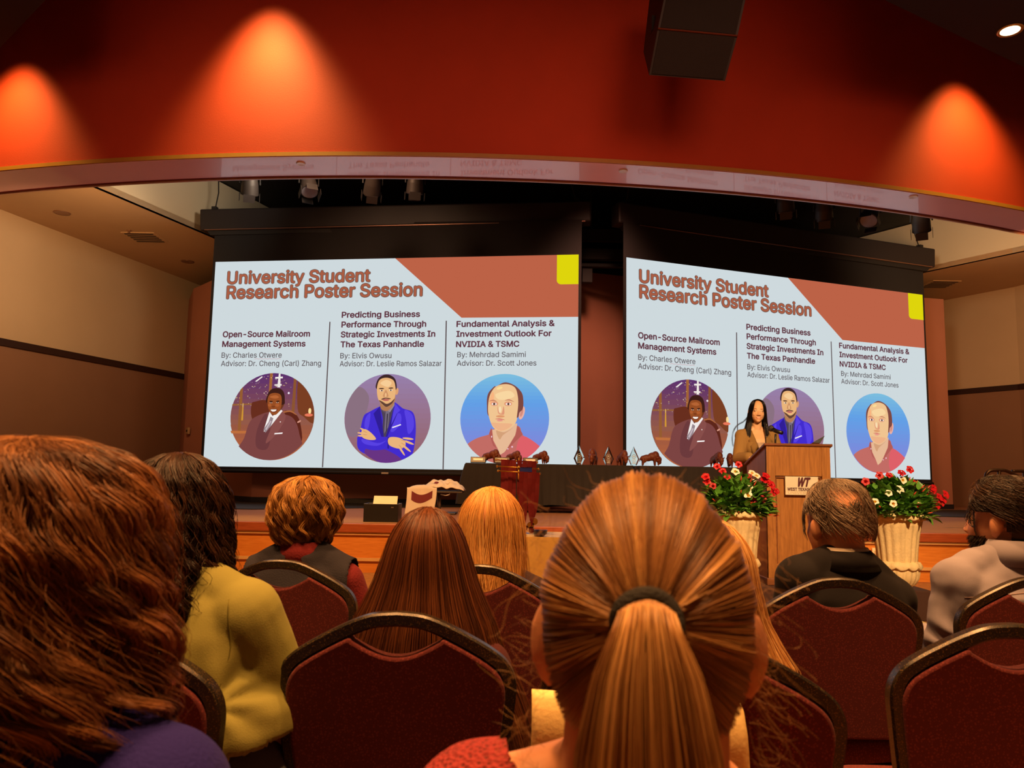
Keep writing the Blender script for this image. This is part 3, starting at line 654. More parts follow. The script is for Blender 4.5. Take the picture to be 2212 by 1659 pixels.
def make_chair(loc, rz, label):
    root = empty('stacking_chair', loc, label, 'chair', 'burgundy stacking chairs', rz)
    yb = lambda z: -0.215 - 0.055 * (z - 0.5) / 0.4
    R = back_outline()
    path = [(-x, yb(z), z) for x, z in reversed(R)] + [(x, yb(z), z) for x, z in R[1:]]
    MB().rectube(path, 0.026, 0.030).build('back_frame', M_FRAME, root, smooth=True, auto=40)
    ins = [(x - 0.008 if x > .02 else x, z - 0.011) for x, z in R]
    side = [(x, z) for x, z in ins if z < 0.872 and x > 0.075]
    top = [(0.082 * (1 - k / 8), 0.862 - 0.030 * math.sin(k / 8 * PI / 2)) for k in range(9)]
    outl = [(x, z) for x, z in reversed(side)] + top
    poly = outl + [(-x, z) for x, z in reversed(outl[:-1])]
    b = MB(); n = len(poly); t = 0.022
    fr = [(x, yb(z) - t, z) for x, z in poly]; bk = [(x, yb(z) + t, z) for x, z in poly]
    b.add(fr + bk, [tuple(range(n)), tuple(range(2 * n - 1, n - 1, -1))] + [(i, n + i, n + (i + 1) % n, (i + 1) % n) for i in range(n)])
    b.build('backrest', M_BURG, root, smooth=True, bevel=0.012, seg=3, auto=40)
    s = MB()
    so = spline([(-0.205, -0.19), (0.205, -0.19), (0.225, 0.05), (0.20, 0.22), (0.0, 0.245), (-0.20, 0.22), (-0.225, 0.05)], 6)
    rings = []
    for k, (z, q) in enumerate(((0.42, .97), (0.425, 1.0), (0.455, 1.01), (0.475, .98), (0.485, .90), (0.488, 0.6))): rings.append([(x * q, y * q, z) for x, y in so])
    s.loft(rings).build('seat', M_BURG, root, smooth=True, auto=50)
    f = MB()
    f.rectube([(-0.19, -0.2, 0.41), (-0.19, 0.2, 0.41)], 0.022, 0.022, Vector((0, 0, 1))); f.rectube([(0.19, -0.2, 0.41), (0.19, 0.2, 0.41)], 0.022, 0.022, Vector((0, 0, 1)))
    f.rectube([(-0.19, 0.2, 0.41), (0.19, 0.2, 0.41)], 0.022, 0.022, Vector((0, 0, 1))); f.rectube([(-0.19, -0.2, 0.41), (0.19, -0.2, 0.41)], 0.022, 0.022, Vector((0, 0, 1)))
    f.build('seat_frame', M_FRAME, root)
    for sx in (-1, 1):
        lg = MB(); lg.rectube([(sx * 0.182, yb(.52), 0.52), (sx * 0.190, -0.205, 0.40), (sx * 0.20, -0.25, 0.015)], 0.024, 0.028)
        lg.build('leg', M_FRAME, root, smooth=True, auto=40)
        lg = MB(); lg.rectube([(sx * 0.195, 0.195, 0.42), (sx * 0.20, 0.215, 0.015)], 0.024, 0.024)
        lg.build('leg', M_FRAME, root, smooth=True, auto=40)
        for y in (-0.25, 0.215): MB().box((sx * 0.20, y, 0.0085), (0.03, 0.034, 0.017)).build('glide', M_FOOT, root)
    return root
def chair_at(px, py, yaw=0.0, Y=None):
    """plan position of a chair whose back top shows at a pixel"""
    p = atZ(px, py, 0.902) if Y is None else atY(px, py, Y)
    c = Vector((0, 0.27, 0)); c.rotate(Matrix.Rotation(yaw, 3, 'Z').to_euler())
    return (p.x + c.x, p.y + c.y, 0.0)
CHAIR_SPOTS = [
    ((859, 1336), 0.0, 'burgundy chair in the centre, behind the person with long straight brown hair'),
    ((2188, 1362), -0.05, 'empty burgundy chair in the right foreground, cut by the photo edge'),
    ((1523, 1402), -0.02, 'burgundy chair mostly hidden by the ponytail, its right shoulder showing'),
    ((196, 1368), -0.06, 'burgundy chair behind the person in the yellow-green top'),
    ((1811, 1258), 0.0, 'burgundy chair behind the grey-haired person in the dark suit'),
    ((2242, 1256), 0.0, 'burgundy chair behind the person in the pale shirt'),
    ((607, 1218), -0.06, 'burgundy chair behind the person with short wavy blond hair'),
    ((1035, 1229), -0.03, 'burgundy chair behind the person with long blonde hair')]
CHAIR_POS = []
chair0 = None
for (px, yaw, lab) in CHAIR_SPOTS:
    loc = chair_at(*px, yaw)
    CHAIR_POS.append((loc, yaw))
    if chair0 is None: chair0 = make_chair(loc, yaw, lab)
    else: copy_thing(chair0, loc, yaw, lab)

# ================================================================== LECTERN ON ITS RISER
M_OAK = wood('oak_veneer', (150, 96, 44), (182, 122, 60), 0.42, (16, 16, 1.4))
M_OAKTOP = wood('oak_top', (112, 64, 34), (140, 84, 46), 0.4, (1.6, 14, 14))
RIS = tag(prism([(1.55, 6.62), (3.55, 6.62), (3.55, 8.6), (1.55, 8.6)], 0.0, 0.25).build('platform_riser', mat('riser_carpet', (70, 44, 34), 0.95, bump=0.3, bscale=200), bevel=0.01),
          'low carpeted riser under the wooden lectern, in front of the stage', 'riser')
LF = atY(1657, 1100, 6.8); LR = atY(1796, 1100, 6.8)
LX0, LX1, LYF = LF.x, LR.x, 6.80
LYB = 7.36
lect = empty('lectern', ((LX0 + LX1) / 2, LYF, 0.25), 'wooden lectern with white name plate, between the two flower urns', 'lectern')
lw = LX1 - LX0; ztop = atY(1726, 958, 6.8).z - 0.25; zback = ztop - 0.17; dep = LYB - LYF
th = 0.022
side = [(0, 0.06), (dep, 0.06), (dep, zback - .02), (0, ztop - .02)]
for sx in (-1, 1):
    b = MB(); x0 = sx * lw / 2; x1 = x0 - sx * th
    b.add([(x0, y, z) for y, z in side] + [(x1, y, z) for y, z in side], [(0, 1, 2, 3), (7, 6, 5, 4)] + [(i, 4 + i, 4 + (i + 1) % 4, (i + 1) % 4) for i in range(4)])
    b.build('side_panel', M_OAK, lect, bevel=0.003)
# front: frame of stiles and rails round a recessed field
fr = MB(); st = 0.075; zt = ztop - .03; z0 = 0.06; zr = ztop - 0.285
fr.box((-lw / 2 + st / 2, 0.008, (z0 + zt) / 2), (st, 0.03, zt - z0)); fr.box((lw / 2 - st / 2, 0.008, (z0 + zt) / 2), (st, 0.03, zt - z0))
fr.box((0, 0.009, (zr + zt) / 2), (lw - 2 * st, 0.028, zt - zr)); fr.box((0, 0.009, z0 + 0.06), (lw - 2 * st, 0.028, 0.12))
fr.build('front_frame', M_OAK, lect, bevel=0.003)
fp = MB().box((0, 0.026, (z0 + zr) / 2), (lw - 2 * st, 0.012, zr - z0)).build('front_panel', M_OAK, lect)
mo = MB()
for (cx_, cz, sx_, sz) in ((0, zr - .012, lw - 2 * st, .016), (-lw / 2 + st + .008, (z0 + zr) / 2, .016, zr - z0), (lw / 2 - st - .008, (z0 + zr) / 2, .016, zr - z0)): mo.box((cx_, 0.014, cz), (sx_, .016, sz))
mo.build('panel_moulding', M_OAKTOP, fp, bevel=0.005)
t = MB(); e = .02
t.add([(-lw / 2 - e, -e, ztop - .022), (lw / 2 + e, -e, ztop - .022), (lw / 2 + e, dep + e, zback - .022), (-lw / 2 - e, dep + e, zback - .022),
       (-lw / 2 - e, -e, ztop), (lw / 2 + e, -e, ztop), (lw / 2 + e, dep + e, zback), (-lw / 2 - e, dep + e, zback)],
      [(3, 2, 1, 0), (4, 5, 6, 7), (0, 1, 5, 4), (1, 2, 6, 5), (2, 3, 7, 6), (3, 0, 4, 7)])
t.build('sloped_top', M_OAKTOP, lect, bevel=0.005)
MB().box((0, dep / 2, 0.03), (lw + .03, dep + .03, .06)).build('plinth', M_OAKTOP, lect, bevel=0.006)
# name plate
pl0, pl1 = atY(1695, 1029, 6.79), atY(1767, 1070, 6.79)
pw, ph = pl1.x - pl0.x, pl0.z - pl1.z
pc = Vector(((pl0.x + pl1.x) / 2 - lect.location.x, -0.0, (pl0.z + pl1.z) / 2 - 0.25))
sign = MB().box((pc.x, -0.014, pc.z), (pw, 0.016, ph)).build('name_plate', mat('ivory_plate', (232, 222, 196), 0.4), lect, bevel=0.002)
def sign_text(s, x0, x1, zb, ch, m, slant=0.0, bold=0.0, name='plate_lettering', par=None):
    vs, fs = text_mesh(s); b = MB()
    a0, a1 = vs[:, 0].min(), vs[:, 0].max(); sx = (x1 - x0) / (a1 - a0); sz = ch / CAPH
    for k in range(8 if bold else 1):
        dx, dz = bold * math.cos(k * PI / 4), bold * math.sin(k * PI / 4)
        b.add([(x0 + (x + dx - a0) * sx + slant * (y + dz) * sz, -0.0228 - .0002 * k, zb + (y + dz) * sz) for x, y, _ in vs], fs)
    return link(name, b.mesh(name, False), m, par)
M_PLATEINK = mat('maroon_ink', (84, 22, 34), 0.5); M_PLATEGOLD = mat('tan_ink', (206, 170, 110), 0.5)
px0 = pc.x - pw / 2
sign_text('WT', px0 + pw * .35, px0 + pw * .70, pc.z - ph * .02, ph * .44, M_PLATEINK, 0.24, 0.05, 'plate_monogram', sign)
sign_text('WEST TEXAS A&M', px0 + pw * .06, px0 + pw * .97, pc.z - ph * .26, ph * .15, M_PLATEINK, 0, 0.03, 'plate_lettering', sign)
sign_text('UNIVERSITY', px0 + pw * .08, px0 + pw * .95, pc.z - ph * .44, ph * .11, M_PLATEGOLD, 0, 0.0, 'plate_lettering', sign)
MB().box((px0 + pw * .51, -0.0226, pc.z - ph * .285), (pw * .9, .0015, ph * .012)).build('plate_rule', M_PLATEGOLD, sign)
# microphone clipped to the lectern, open laptop on top
M_MIC = mat('microphone_black', (30, 28, 28), 0.4); M_MESH = mat('microphone_mesh', (90, 86, 82), 0.4, 0.7, bump=.5, bscale=400)
mp = atY(1676, 931, 7.02)
mic = empty('microphone', (mp.x, 7.02, ztop + .25 - .06), 'black microphone on a short stand at the lectern top', 'microphone')
h = mp.z - (ztop + .25 - .06)
MB().tube([(0.0, 0.02, -0.002), (0.0, 0.02, h * .5), (0.0, .01, h * .85)], .009, 10).build('stand', M_MIC, mic, smooth=True)
MB().lathe([(0.0, 0), (0.045, 0), (0.045, .012), (0.012, .02), (0.0, .02)], (0, .02, -0.003)).build('stand_base', M_MIC, mic, smooth=True, auto=40)
MB().tube([(0.035, -.06, h - .02), (0.0, 0.0, h + .0), (-.012, .03, h + .014)], [.017, .019, .02], 14).build('handle', M_MIC, mic, smooth=True)
MB().ell((-.024, .055, h + .026), (.027, .034, .03)).build('grille', M_MESH, mic, smooth=True)
lap = empty('laptop', (LX1 - 0.10, 7.15, 0.25 + ztop - 0.17 * (0.35 / dep)), 'open dark laptop on the right of the lectern top', 'laptop')
sl = -math.atan(0.17 / dep); Rl = Matrix.Rotation(sl, 3, 'X')
MB().box(Rl @ Vector((-.06, .08, .012)), (.30, .20, .016), M=Rl).build('keyboard_base', mat('laptop_grey', (70, 72, 78), 0.4, 0.4), lap, bevel=.003)
q0, q1, q2 = atY(1755, 956, 7.0), atY(1782, 941, 7.0), atY(1772, 957, 7.0)
o_ = lap.location
Rs = Matrix.Rotation(rad(35), 3, 'Y') @ Matrix.Rotation(rad(8), 3, 'X')
d0, d1, d2 = q0 - o_, q1 - o_, q2 - o_
b = MB(); k = Vector((0, .008, 0)); dd = Vector((0, 0.22, -.06))
b.add([d0, d2, d1, d0 + dd, d2 + dd, d1 + dd], [(0, 1, 2), (5, 4, 3), (0, 3, 4, 1), (1, 4, 5, 2), (2, 5, 3, 0)])
b.build('screen_lid', mat('laptop_lid', (96, 102, 108), 0.35, 0.5), lap)

# ================================================================== URNS AND THEIR FLOWERS
def urn_material():
    return mat('cream_stone', (226, 202, 150), 0.7, var=0.18, scale=14, bump=0.35, bscale=70)
def make_urn(loc, label, sc):
    root = empty('garden_urn', loc, label, 'urn', 'pair of cream urns'); N = 96
    m = urn_material()
    def fl(prof, k, amp, zlip=0.0):
        rings = []
        for (r, z, a) in prof:
            rings.append([((r + a * amp * abs(math.cos(k * PI * i / N)) - a * amp * .5) * math.cos(2 * PI * i / N) * sc, (r + a * amp * abs(math.cos(k * PI * i / N)) - a * amp * .5) * math.sin(2 * PI * i / N) * sc, z + zlip * a * abs(math.sin(k * PI * i / N)) * .8) for i in range(N)])
        return MB().loft(rings)
    MB().box((0, 0, 0.025), (0.34 * sc, .34 * sc, .05)).build('foot_block', m, root, bevel=.008)
    MB().lathe([(0.0, .05), (.150 * sc, .05), (.155 * sc, .075), (.115 * sc, .11), (.085 * sc, .15), (.065 * sc, .20), (.062 * sc, .245), (.085 * sc, .262), (.092 * sc, .282), (.075 * sc, .30), (0.0, .305)], n=48).build('stem', m, root, smooth=True, auto=40)
    fl([(0.01, .29, 0), (.08, .295, .4), (.125, .325, 1), (.155, .37, 1), (.165, .42, 1), (.158, .46, 1), (.150, .475, .3)], 22, .012).build('gadrooned_bowl', m, root, smooth=True)
    fl([(.14, .455, 0), (.178, .460, 1), (.186, .47, 1), (.172, .50, .4), (.150, .505, 0)], 12, .012, -.028).build('leaf_collar', m, root, smooth=True)
    body = fl([(.145, .48, .2), (.150, .50, 1), (.158, .60, 1), (.172, .70, 1), (.190, .78, 1), (.205, .83, .6), (.20, .84, 0), (.18, .84, 0), (.17, .80, 0), (.12, .79, 0), (0.005, .79, 0)], 18, .014); body.build('fluted_body', m, root, smooth=True)
    fl([(.198, .83, 0), (.218, .835, .6), (.236, .842, 1), (.238, .858, 1), (.226, .875, .7), (.205, .880, 0), (.195, .86, 0), (.195, .835, 0)], 20, .014, -.022).build('scalloped_rim', m, root, smooth=True)
    return root
M_LEAF = mat('glossy_leaf', (92, 146, 52), 0.35, var=0.5, scale=9)
M_STEM = mat('green_stem', (96, 116, 48), 0.6)
M_RED = mat('red_petal', (188, 12, 26), 0.5, var=0.2); M_WHITE = mat('white_petal', (250, 238, 214), 0.5); M_YEL = mat('yellow_throat', (226, 190, 70), 0.5); M_BUD = mat('bud_pink', (222, 76, 56), 0.5)
M_SOIL = mat('potting_soil', (38, 26, 20), 0.95, bump=.6, bscale=50)
def frame_of(d):
    d = d.normalized(); u = d.cross(Vector((0, 0, 1)))
    if u.length < 1e-3: u = Vector((1, 0, 0))
    u.normalize(); return u, d.cross(u).normalized(), d
def flower_mb(c, d, r):
    u, w, n = frame_of(d); b = MB()
    # funnel throat
    rings = []
    for k, (rr, hh) in enumerate(((.12, -1.3), (.16, -.9), (.30, -.45), (.42, -.12))): rings.append([c + (u * math.cos(2 * PI * i / 10) + w * math.sin(2 * PI * i / 10)) * rr * r + n * hh * r for i in range(10)])
    b.loft(rings, False, 1)
    for p in range(5):
        a0 = 2 * PI * p / 5 + random.uniform(-.1, .1); grid = []
        for i in range(5):
            t = i / 4; rr = (.38 + .72 * t) * r; row = []
            for j in range(5):
                s = (j - 2) / 2; wd = (.42, .62, .72, .60, .16)[i]
                a = a0 + s * wd + .18 * t
                hgt = (-.10 + .25 * t - .30 * t * t * t + .10 * s * s * t) * r + random.uniform(-.02, .02) * r
                row.append(c + (u * math.cos(a) + w * math.sin(a)) * rr + n * hgt)
            grid.append(row)
        vs = [q for row in grid for q in row]
        b.add(vs, [(i * 5 + j, i * 5 + j + 1, (i + 1) * 5 + j + 1, (i + 1) * 5 + j) for i in range(4) for j in range(4)], 0)
    return b
def make_plant(loc, label, seed, red, white, rx, rz_, lean):
    rs = random.Random(seed); root = empty('flowering_plant', loc, label, 'plant', 'flowering plants in the urns')
    MB().lathe([(0, -.042), (.175, -.042), (.18, .0), (.10, .014), (0, .018)], n=32).build('soil', M_SOIL, root, smooth=True)
    lv = MB(); stm = MB()
    def shell(q=1.0):
        a = rs.uniform(0, 2 * PI); e = math.asin(rs.uniform(-.12, 1.0))
        d = Vector((math.cos(a) * math.cos(e) * rx, math.sin(a) * math.cos(e) * rx * .85, .03 + math.sin(e) * rz_))
        return d * q + Vector((lean * max(0, d.z) * .6, 0, 0)), Vector((math.cos(a) * math.cos(e), math.sin(a) * math.cos(e), math.sin(e) * .9 + .2)).normalized()
    for k in range(760):
        q = rs.uniform(.42, 1.0) ** .6; c, d = shell(q)
        dr = (d + Vector((rs.uniform(-.7, .7), rs.uniform(-.7, .7), rs.uniform(-.4, .9)))).normalized()
        L = rs.uniform(.060, .100); wd = L * rs.uniform(.28, .40)
        u = dr.cross(Vector((rs.uniform(-.3, .3), rs.uniform(-.3, .3), 1))).normalized(); n = u.cross(dr)
        vs = []
        for i in range(6):
            t = i / 5; ww = wd * math.sin(PI * (t ** .75)) + .0006; bend = -.28 * L * t * t
            base = c + dr * L * t + n * bend
            vs += [base - u * ww + n * ww * .25, base, base + u * ww + n * ww * .25]
        lv.add(vs, [(i * 3 + j, i * 3 + j + 1, (i + 1) * 3 + j + 1, (i + 1) * 3 + j) for i in range(5) for j in range(2)])
    for k in range(60):
        c, d = shell(rs.uniform(.6, .95)); stm.tube([Vector((c.x * .15, c.y * .15, -.01)), Vector((c.x * .5, c.y * .5, c.z * .65)), c], [.003, .0025, .0015], 5)
    lv.build('foliage', M_LEAF, root, smooth=True); stm.build('stems', M_STEM, root, smooth=True)
    o = Vector(loc)
    for (pts, ms, lab, r) in ((red, [M_RED, M_RED], 'red trumpet flower', .030), (white, [M_WHITE, M_YEL], 'white trumpet flower', .031)):
        for (x, y) in pts:
            p = atY(x, y, o.y) - o
            # bring the bloom to the camera side of the leaf mass
            kx = min(.98, abs(p.x - lean * max(0, p.z) * .6) / rx); kz = min(.98, max(0, p.z) / (rz_ * 1.05))
            fy = -rx * .85 * math.sqrt(max(0.02, 1 - kx * kx - kz * kz * .9)) - .015
            p = atY(x, y, o.y + fy) - o
            d = Vector((p.x * 1.2, -.9 + rs.uniform(-.2, .2), .25 + p.z * .8 + rs.uniform(-.3, .3)))
            f = flower_mb(p, d, r * rs.uniform(.85, 1.15)).build('flower', ms, root, smooth=True); f['label'] = lab
    for k in range(26):
        c, d = shell(rs.uniform(.98, 1.1)); side = 1 if lean > 0 else rs.choice((-1, 1, 1))
        if rs.random() < .6 and c.x * side < 0: c.x = -c.x; d.x = -d.x
        b = MB(); b.tube([c, c + d * .02, c + d * .05], [.002, .006, .0012], 7); b.build('bud', M_BUD, root, smooth=True)
    return root
UY = 6.4
for (px, lab, lab2, red, white, seed, lean) in (
    (1591, 'cream fluted urn left of the lectern, half hidden by the ponytailed head', 'red and white flowering plant in the left urn beside the lectern',
     [(1549, 1007), (1571, 1030), (1561, 1017), (1596, 1003), (1524, 1029), (1527, 1040), (1651, 1036), (1660, 1040), (1667, 1047), (1672, 1062), (1678, 1061), (1627, 1081), (1649, 1078), (1655, 1027), (1540, 1050)],
     [(1625, 1021), (1635, 1027), (1632, 1044), (1620, 1054), (1617, 1070), (1589, 1018)], 3, 0.0),
    (1934, 'cream fluted urn right of the lectern, fully in view', 'red and white flowering plant in the right urn near the pale-shirted person',
     [(1966, 1014), (1948, 1021), (1870, 1040), (1921, 1026), (1900, 1027), (1974, 1044), (1979, 1057), (1998, 1064), (2018, 1055), (2030, 1073), (2044, 1068), (2034, 1085), (2027, 1092), (1996, 1090), (1986, 1093), (1985, 1117), (2016, 1060), (2040, 1080)],
     [(1951, 1037), (1920, 1065), (1943, 1055), (1930, 1088), (1987, 1083), (1890, 1083), (1873, 1076), (1870, 1086), (1946, 1060)], 8, 0.10)):
    p = atY(px, 1105, UY)
    hsc = 0.905 / 0.88
    u = make_urn((p.x, UY, 0), lab, .97)
    for ch in u.children: ch.scale = (1, 1, hsc); 
    make_plant((p.x, UY, .84 * hsc), lab2, seed, red, white, .285, .265, lean)
# ================================================================== THINGS ON AND OVER THE STAGE
M_CLOTH = mat('black_table_cloth', (34, 28, 26), 0.85, var=0.25, scale=3, bump=0.2, bscale=40)
TBL_Y = 12.35
def make_table(x0, x1, yc, label, slant):
    W_ = x1 - x0; xc = (x0 + x1) / 2; D = 0.75; H = .745
    root = empty('banquet_table', (xc, yc, STAGE_Z), label, 'table', 'cloth-covered award tables')
    MB().box((0, 0, H - .015), (W_ - .02, D - .02, .03)).build('tabletop', mat('table_laminate', (90, 84, 78), .5), root)
    for sx in (-1, 1):
        for sy in (-1, 1): MB().tube([(sx * (W_ / 2 - .12), sy * .3, 0), (sx * (W_ / 2 - .12), sy * .3, H - .03)], .014, 8).build('leg', mat('table_leg_steel', (60, 60, 62), .4, .8), root, smooth=True)
    # cloth: top sheet and drop with soft folds, hem a little above the floor
    N = 200; per = []; pts = [(-W_ / 2, -D / 2), (W_ / 2, -D / 2), (W_ / 2, D / 2), (-W_ / 2, D / 2)]
    tot = 2 * (W_ + D)
    for i in range(N):
        s = tot * i / N
        for (a, b_) in zip(pts, pts[1:] + pts[:1]):
            L = math.dist(a, b_)
            if s <= L: t = s / L; per.append((a[0] + (b_[0] - a[0]) * t, a[1] + (b_[1] - a[1]) * t)); break
            s -= L
    rings = []
    for k, (z, f) in enumerate(((H + .004, 0), (H - .02, .15), (.55, .5), (.35, .8), (.12, 1.0))):
        ring = []
        for i, (x, y) in enumerate(per):
            fold = .014 * math.sin(i * 1.7) + .010 * math.sin(i * .61 + 1)
            cx_ = max(-W_ / 2 + .02, min(W_ / 2 - .02, x)); cy_ = max(-D / 2 + .02, min(D / 2 - .02, y))
            d = Vector((x - cx_ * .98, y - cy_ * .98)); d = d.normalized() if d.length > 1e-6 else Vector((0, -1))
            out = .012 + (fold + .03 + slant * (1 if x < -W_ / 2 + .03 else 0)) * f
            ring.append((x + d.x * out, y + d.y * out, z + (.0 if k < 4 else .01 * math.sin(i * .35))))
        rings.append(ring)
    b = MB(); b.loft(rings, False); b.add(rings[0], [tuple(range(N - 1, -1, -1))])
    c = b.build('tablecloth', M_CLOTH, root, smooth=True, auto=40)
    return root
tx0, tx1, tx2 = atY(1008, 990, TBL_Y - .37).x, atY(1375, 996, TBL_Y - .37).x, atY(1640, 1000, TBL_Y - .37).x
make_table(tx0, tx1 - .06, TBL_Y, 'long black-clothed table on stage carrying the plaques and most awards', .10)
make_table(tx1 + .06, tx2, TBL_Y, 'black-clothed table on stage with the side-on bison, reaching behind the lectern', .0)
TZ = STAGE_Z + .745 + .006

# remesh helper: shapes become one continuous skin
def skin_of(mb, voxel, smooth_it=8, name='skin', fac=.5):
    me = mb.mesh(name, True); o = bpy.data.objects.new(name, me); COL.objects.link(o)
    bm = bmesh.new(); bm.from_mesh(me); bmesh.ops.recalc_face_normals(bm, faces=bm.faces); bm.to_mesh(me); bm.free()
    r = o.modifiers.new('r', 'REMESH'); r.mode = 'VOXEL'; r.voxel_size = voxel
    if smooth_it: s = o.modifiers.new('s', 'SMOOTH'); s.factor = fac; s.iterations = smooth_it
    out = bpy.data.meshes.new_from_object(o.evaluated_get(bpy.context.evaluated_depsgraph_get()))
    bpy.data.objects.remove(o); bpy.data.meshes.remove(me)
    out.polygons.foreach_set('use_smooth', [True] * len(out.polygons)); out.name = name
    return out
def bison_mesh():
    b = MB()
    b.ell((0, 0.02, .135), (.052, .075, .062)); b.ell((0, -.055, .115), (.042, .085, .050)); b.ell((0, -.115, .105), (.036, .045, .045))
    b.ell((0, .06, .15), (.046, .055, .065)); b.ell((0, .105, .095), (.036, .045, .050)); b.ell((0, .118, .055), (.022, .028, .030)); b.ell((0, .10, .035), (.013, .015, .03))
    for sx in (-1, 1):
        b.cap((sx * .027, .045, .10), .022, (sx * .026, .05, .012), .011); b.cap((sx * .024, -.115, .09), .024, (sx * .024, -.125, .012), .011); b.ell((sx * .024, -.10, .075), (.018, .03, .03))
        b.tube([(sx * .028, .105, .118), (sx * .05, .105, .124), (sx * .055, .10, .145)], [.010, .008, .003], 8); b.ell((sx * .042, .085, .11), (.014, .008, .008))
    b.tube([(0, -.155, .12), (0, -.168, .10), (0, -.168, .06)], [.006, .005, .007], 8)
    return skin_of(b, .006, 4, 'bison_statue')
M_BRONZE = mat('carved_brown_wood', (112, 52, 26), 0.45, var=0.4, scale=30, bump=.3, bscale=160)
_bis = bison_mesh(); _bis.materials.append(M_BRONZE)
def statue(px, Y, rz, h, label):
    p = atY(px, 985, Y); s = h / .205
    o = bpy.data.objects.new('bison_statue', _bis); COL.objects.link(o); o.location = (p.x, Y, TZ - .002 * s); o.rotation_euler = (0, 0, rz); o.scale = (s, s, s)
    return tag(o, label, 'statue', 'bison statues on the award tables')
AY = TBL_Y - .12
for (px, rz, h, lab) in ((1063, -2.0, .215, 'brown bison statue beside the first black plaque, leftmost of all'), (1111, -2.2, .20, 'brown bison statue between the second and third black plaques'),
                         (1169, -2.2, .205, 'brown bison statue just right of the third black plaque'),
                         (1281, PI - .25, .25, 'brown bison statue between the first two glass awards, facing the audience'), (1345, PI + .25, .235, 'brown bison statue between the second and third glass awards, facing the audience'),
                         (1407, -PI / 2, .225, 'brown bison statue seen side-on, right of the glass awards'),
                         (1549, PI + .25, .235, 'dark bison statue at the table end, farther from the lectern'), (1577, PI - .3, .215, 'dark bison statue at the table end, right beside the person at the lectern')):
    statue(px, AY, rz, h, lab)
# diamond glass awards
def glass():
    m = bpy.data.materials.new('award_glass'); m.use_nodes = True; b = m.node_tree.nodes['Principled BSDF']
    b.inputs['Base Color'].default_value = (.80, .92, .88, 1); b.inputs['Roughness'].default_value = .03; b.inputs['Transmission Weight'].default_value = 1.0; b.inputs['IOR'].default_value = 1.48
    return m
M_GLASS = glass(); M_ETCH = mat('frosted_etching', (214, 220, 214), .6)
def award(px, h, label, w, first=[None]):
    p = atY(px, 985, AY)
    if first[0] is None:
        root = empty('diamond_award', (p.x, AY, TZ), label, 'award', 'diamond glass awards')
        out = [(0, h), (w / 2, h * .33), (w * .24, 0), (-w * .24, 0), (-w / 2, h * .33)]
        inn = [(x * .70, h * .40 + (z - h * .40) * .76 if 0 < z < h else (h * .80 if z else h * .085)) for x, z in out]
        b = MB(); t = .022; n = 5
        vs = [(x, -t * .45, z) for x, z in out] + [(x, -t, z) for x, z in inn] + [(x, t * .45, z) for x, z in out] + [(x, t, z) for x, z in inn]
        fs = [(5, 6, 7, 8, 9), (19, 18, 17, 16, 15)]
        for i in range(n):
            j = (i + 1) % n
            fs += [(i, j, 5 + j, 5 + i), (10 + j, 10 + i, 15 + i, 15 + j), (j, i, 10 + i, 10 + j)]
        b.add(vs, fs).build('glass_body', M_GLASS, root)
        e = MB(); ring = [(.030 * math.cos(a), -.0235, h * .47 + .030 * math.sin(a)) for a in np.linspace(0, 2 * PI, 25)[:-1]]; e.tube(ring, .0035, 6, closed=True); e.ell((0, -.0235, h * .47), (.015, .002, .010)); e.build('etched_seal', M_ETCH, root)
        e = MB()
        for k, ww in enumerate((.05, .06, .05, .04)): e.box((0, -.0235, h * .33 - k * .018), (ww, .002, .006))
        e.box((0, -.0235, h * .12), (.06, .002, .007)); e.build('etched_lines', M_ETCH, root)
        first[0] = root
    else:
        copy_thing(first[0], (p.x, AY, TZ), 0, label)
award(1251, .30, 'diamond glass award nearest the left screen, between plaques and bison', .175)
award(1314, .30, 'diamond glass award between the two bison facing the audience', .175)
award(1369, .30, 'diamond glass award next to the side-on bison', .175)
# black plaques
M_PLQ = mat('plaque_black', (30, 26, 28), .35); M_SILVER = mat('plaque_silver', (190, 180, 174), .4, .3)
for i, (px, lab) in enumerate(((1033, 'black plaque with silver label at the left table end'), (1085, 'black plaque with silver label between the first two small bison'), (1146, 'black plaque with silver label, rightmost of the three'))):
    p = atY(px, 985, AY - .12)
    if i == 0:
        q0 = empty('award_plaque', (p.x, AY - .12, TZ), lab, 'plaque', 'black plaques on the award table')
        Rm = Matrix.Rotation(rad(-14), 3, 'X')
        pb = MB().box((0, .012, .048), (.235, .03, .092), M=Rm).build('board', M_PLQ, q0, bevel=.006)
        MB().box(Rm @ Vector((.0, -.016, .0)) + Vector((.0, .012, .052)), (.15, .003, .032), M=Rm).build('label_plate', M_SILVER, q0)
    else: copy_thing(q0, (p.x, AY - .12, TZ), 0, lab)

# low table with white shirts
LTY = 11.3
lp = atY(940, 1060, LTY)
lt = empty('low_table', (lp.x, LTY, STAGE_Z), 'low dark stand under the white shirts, beside the clothed table', 'stand')
lh = lp.z - STAGE_Z
a0, a1 = atY(885, 1060, LTY).x - lp.x, atY(1001, 1060, LTY).x - lp.x
M_LT = mat('low_table_grey', (62, 50, 44), .5); M_STEEL = mat('brushed_steel', (150, 140, 130), .35, .7)
MB().box(((a0 + a1) / 2, 0, lh - .012), (a1 - a0, .5, .024)).build('tabletop', M_LT, lt, bevel=.006)
MB().tube([(.06, 0, .02), (.06, 0, lh - .02)], .03, 12).build('column', M_STEEL, lt, smooth=True)
MB().box((.06, 0, .012), (.5, .36, .024)).build('base', M_LT, lt, bevel=.006)
MB().tube([(.10, -.24, lh - .045), (.17, -.25, lh - .06), (.22, -.25, lh - .05), (.235, -.245, lh - .03)], .008, 8).build('release_handle', M_STEEL, lt, smooth=True)
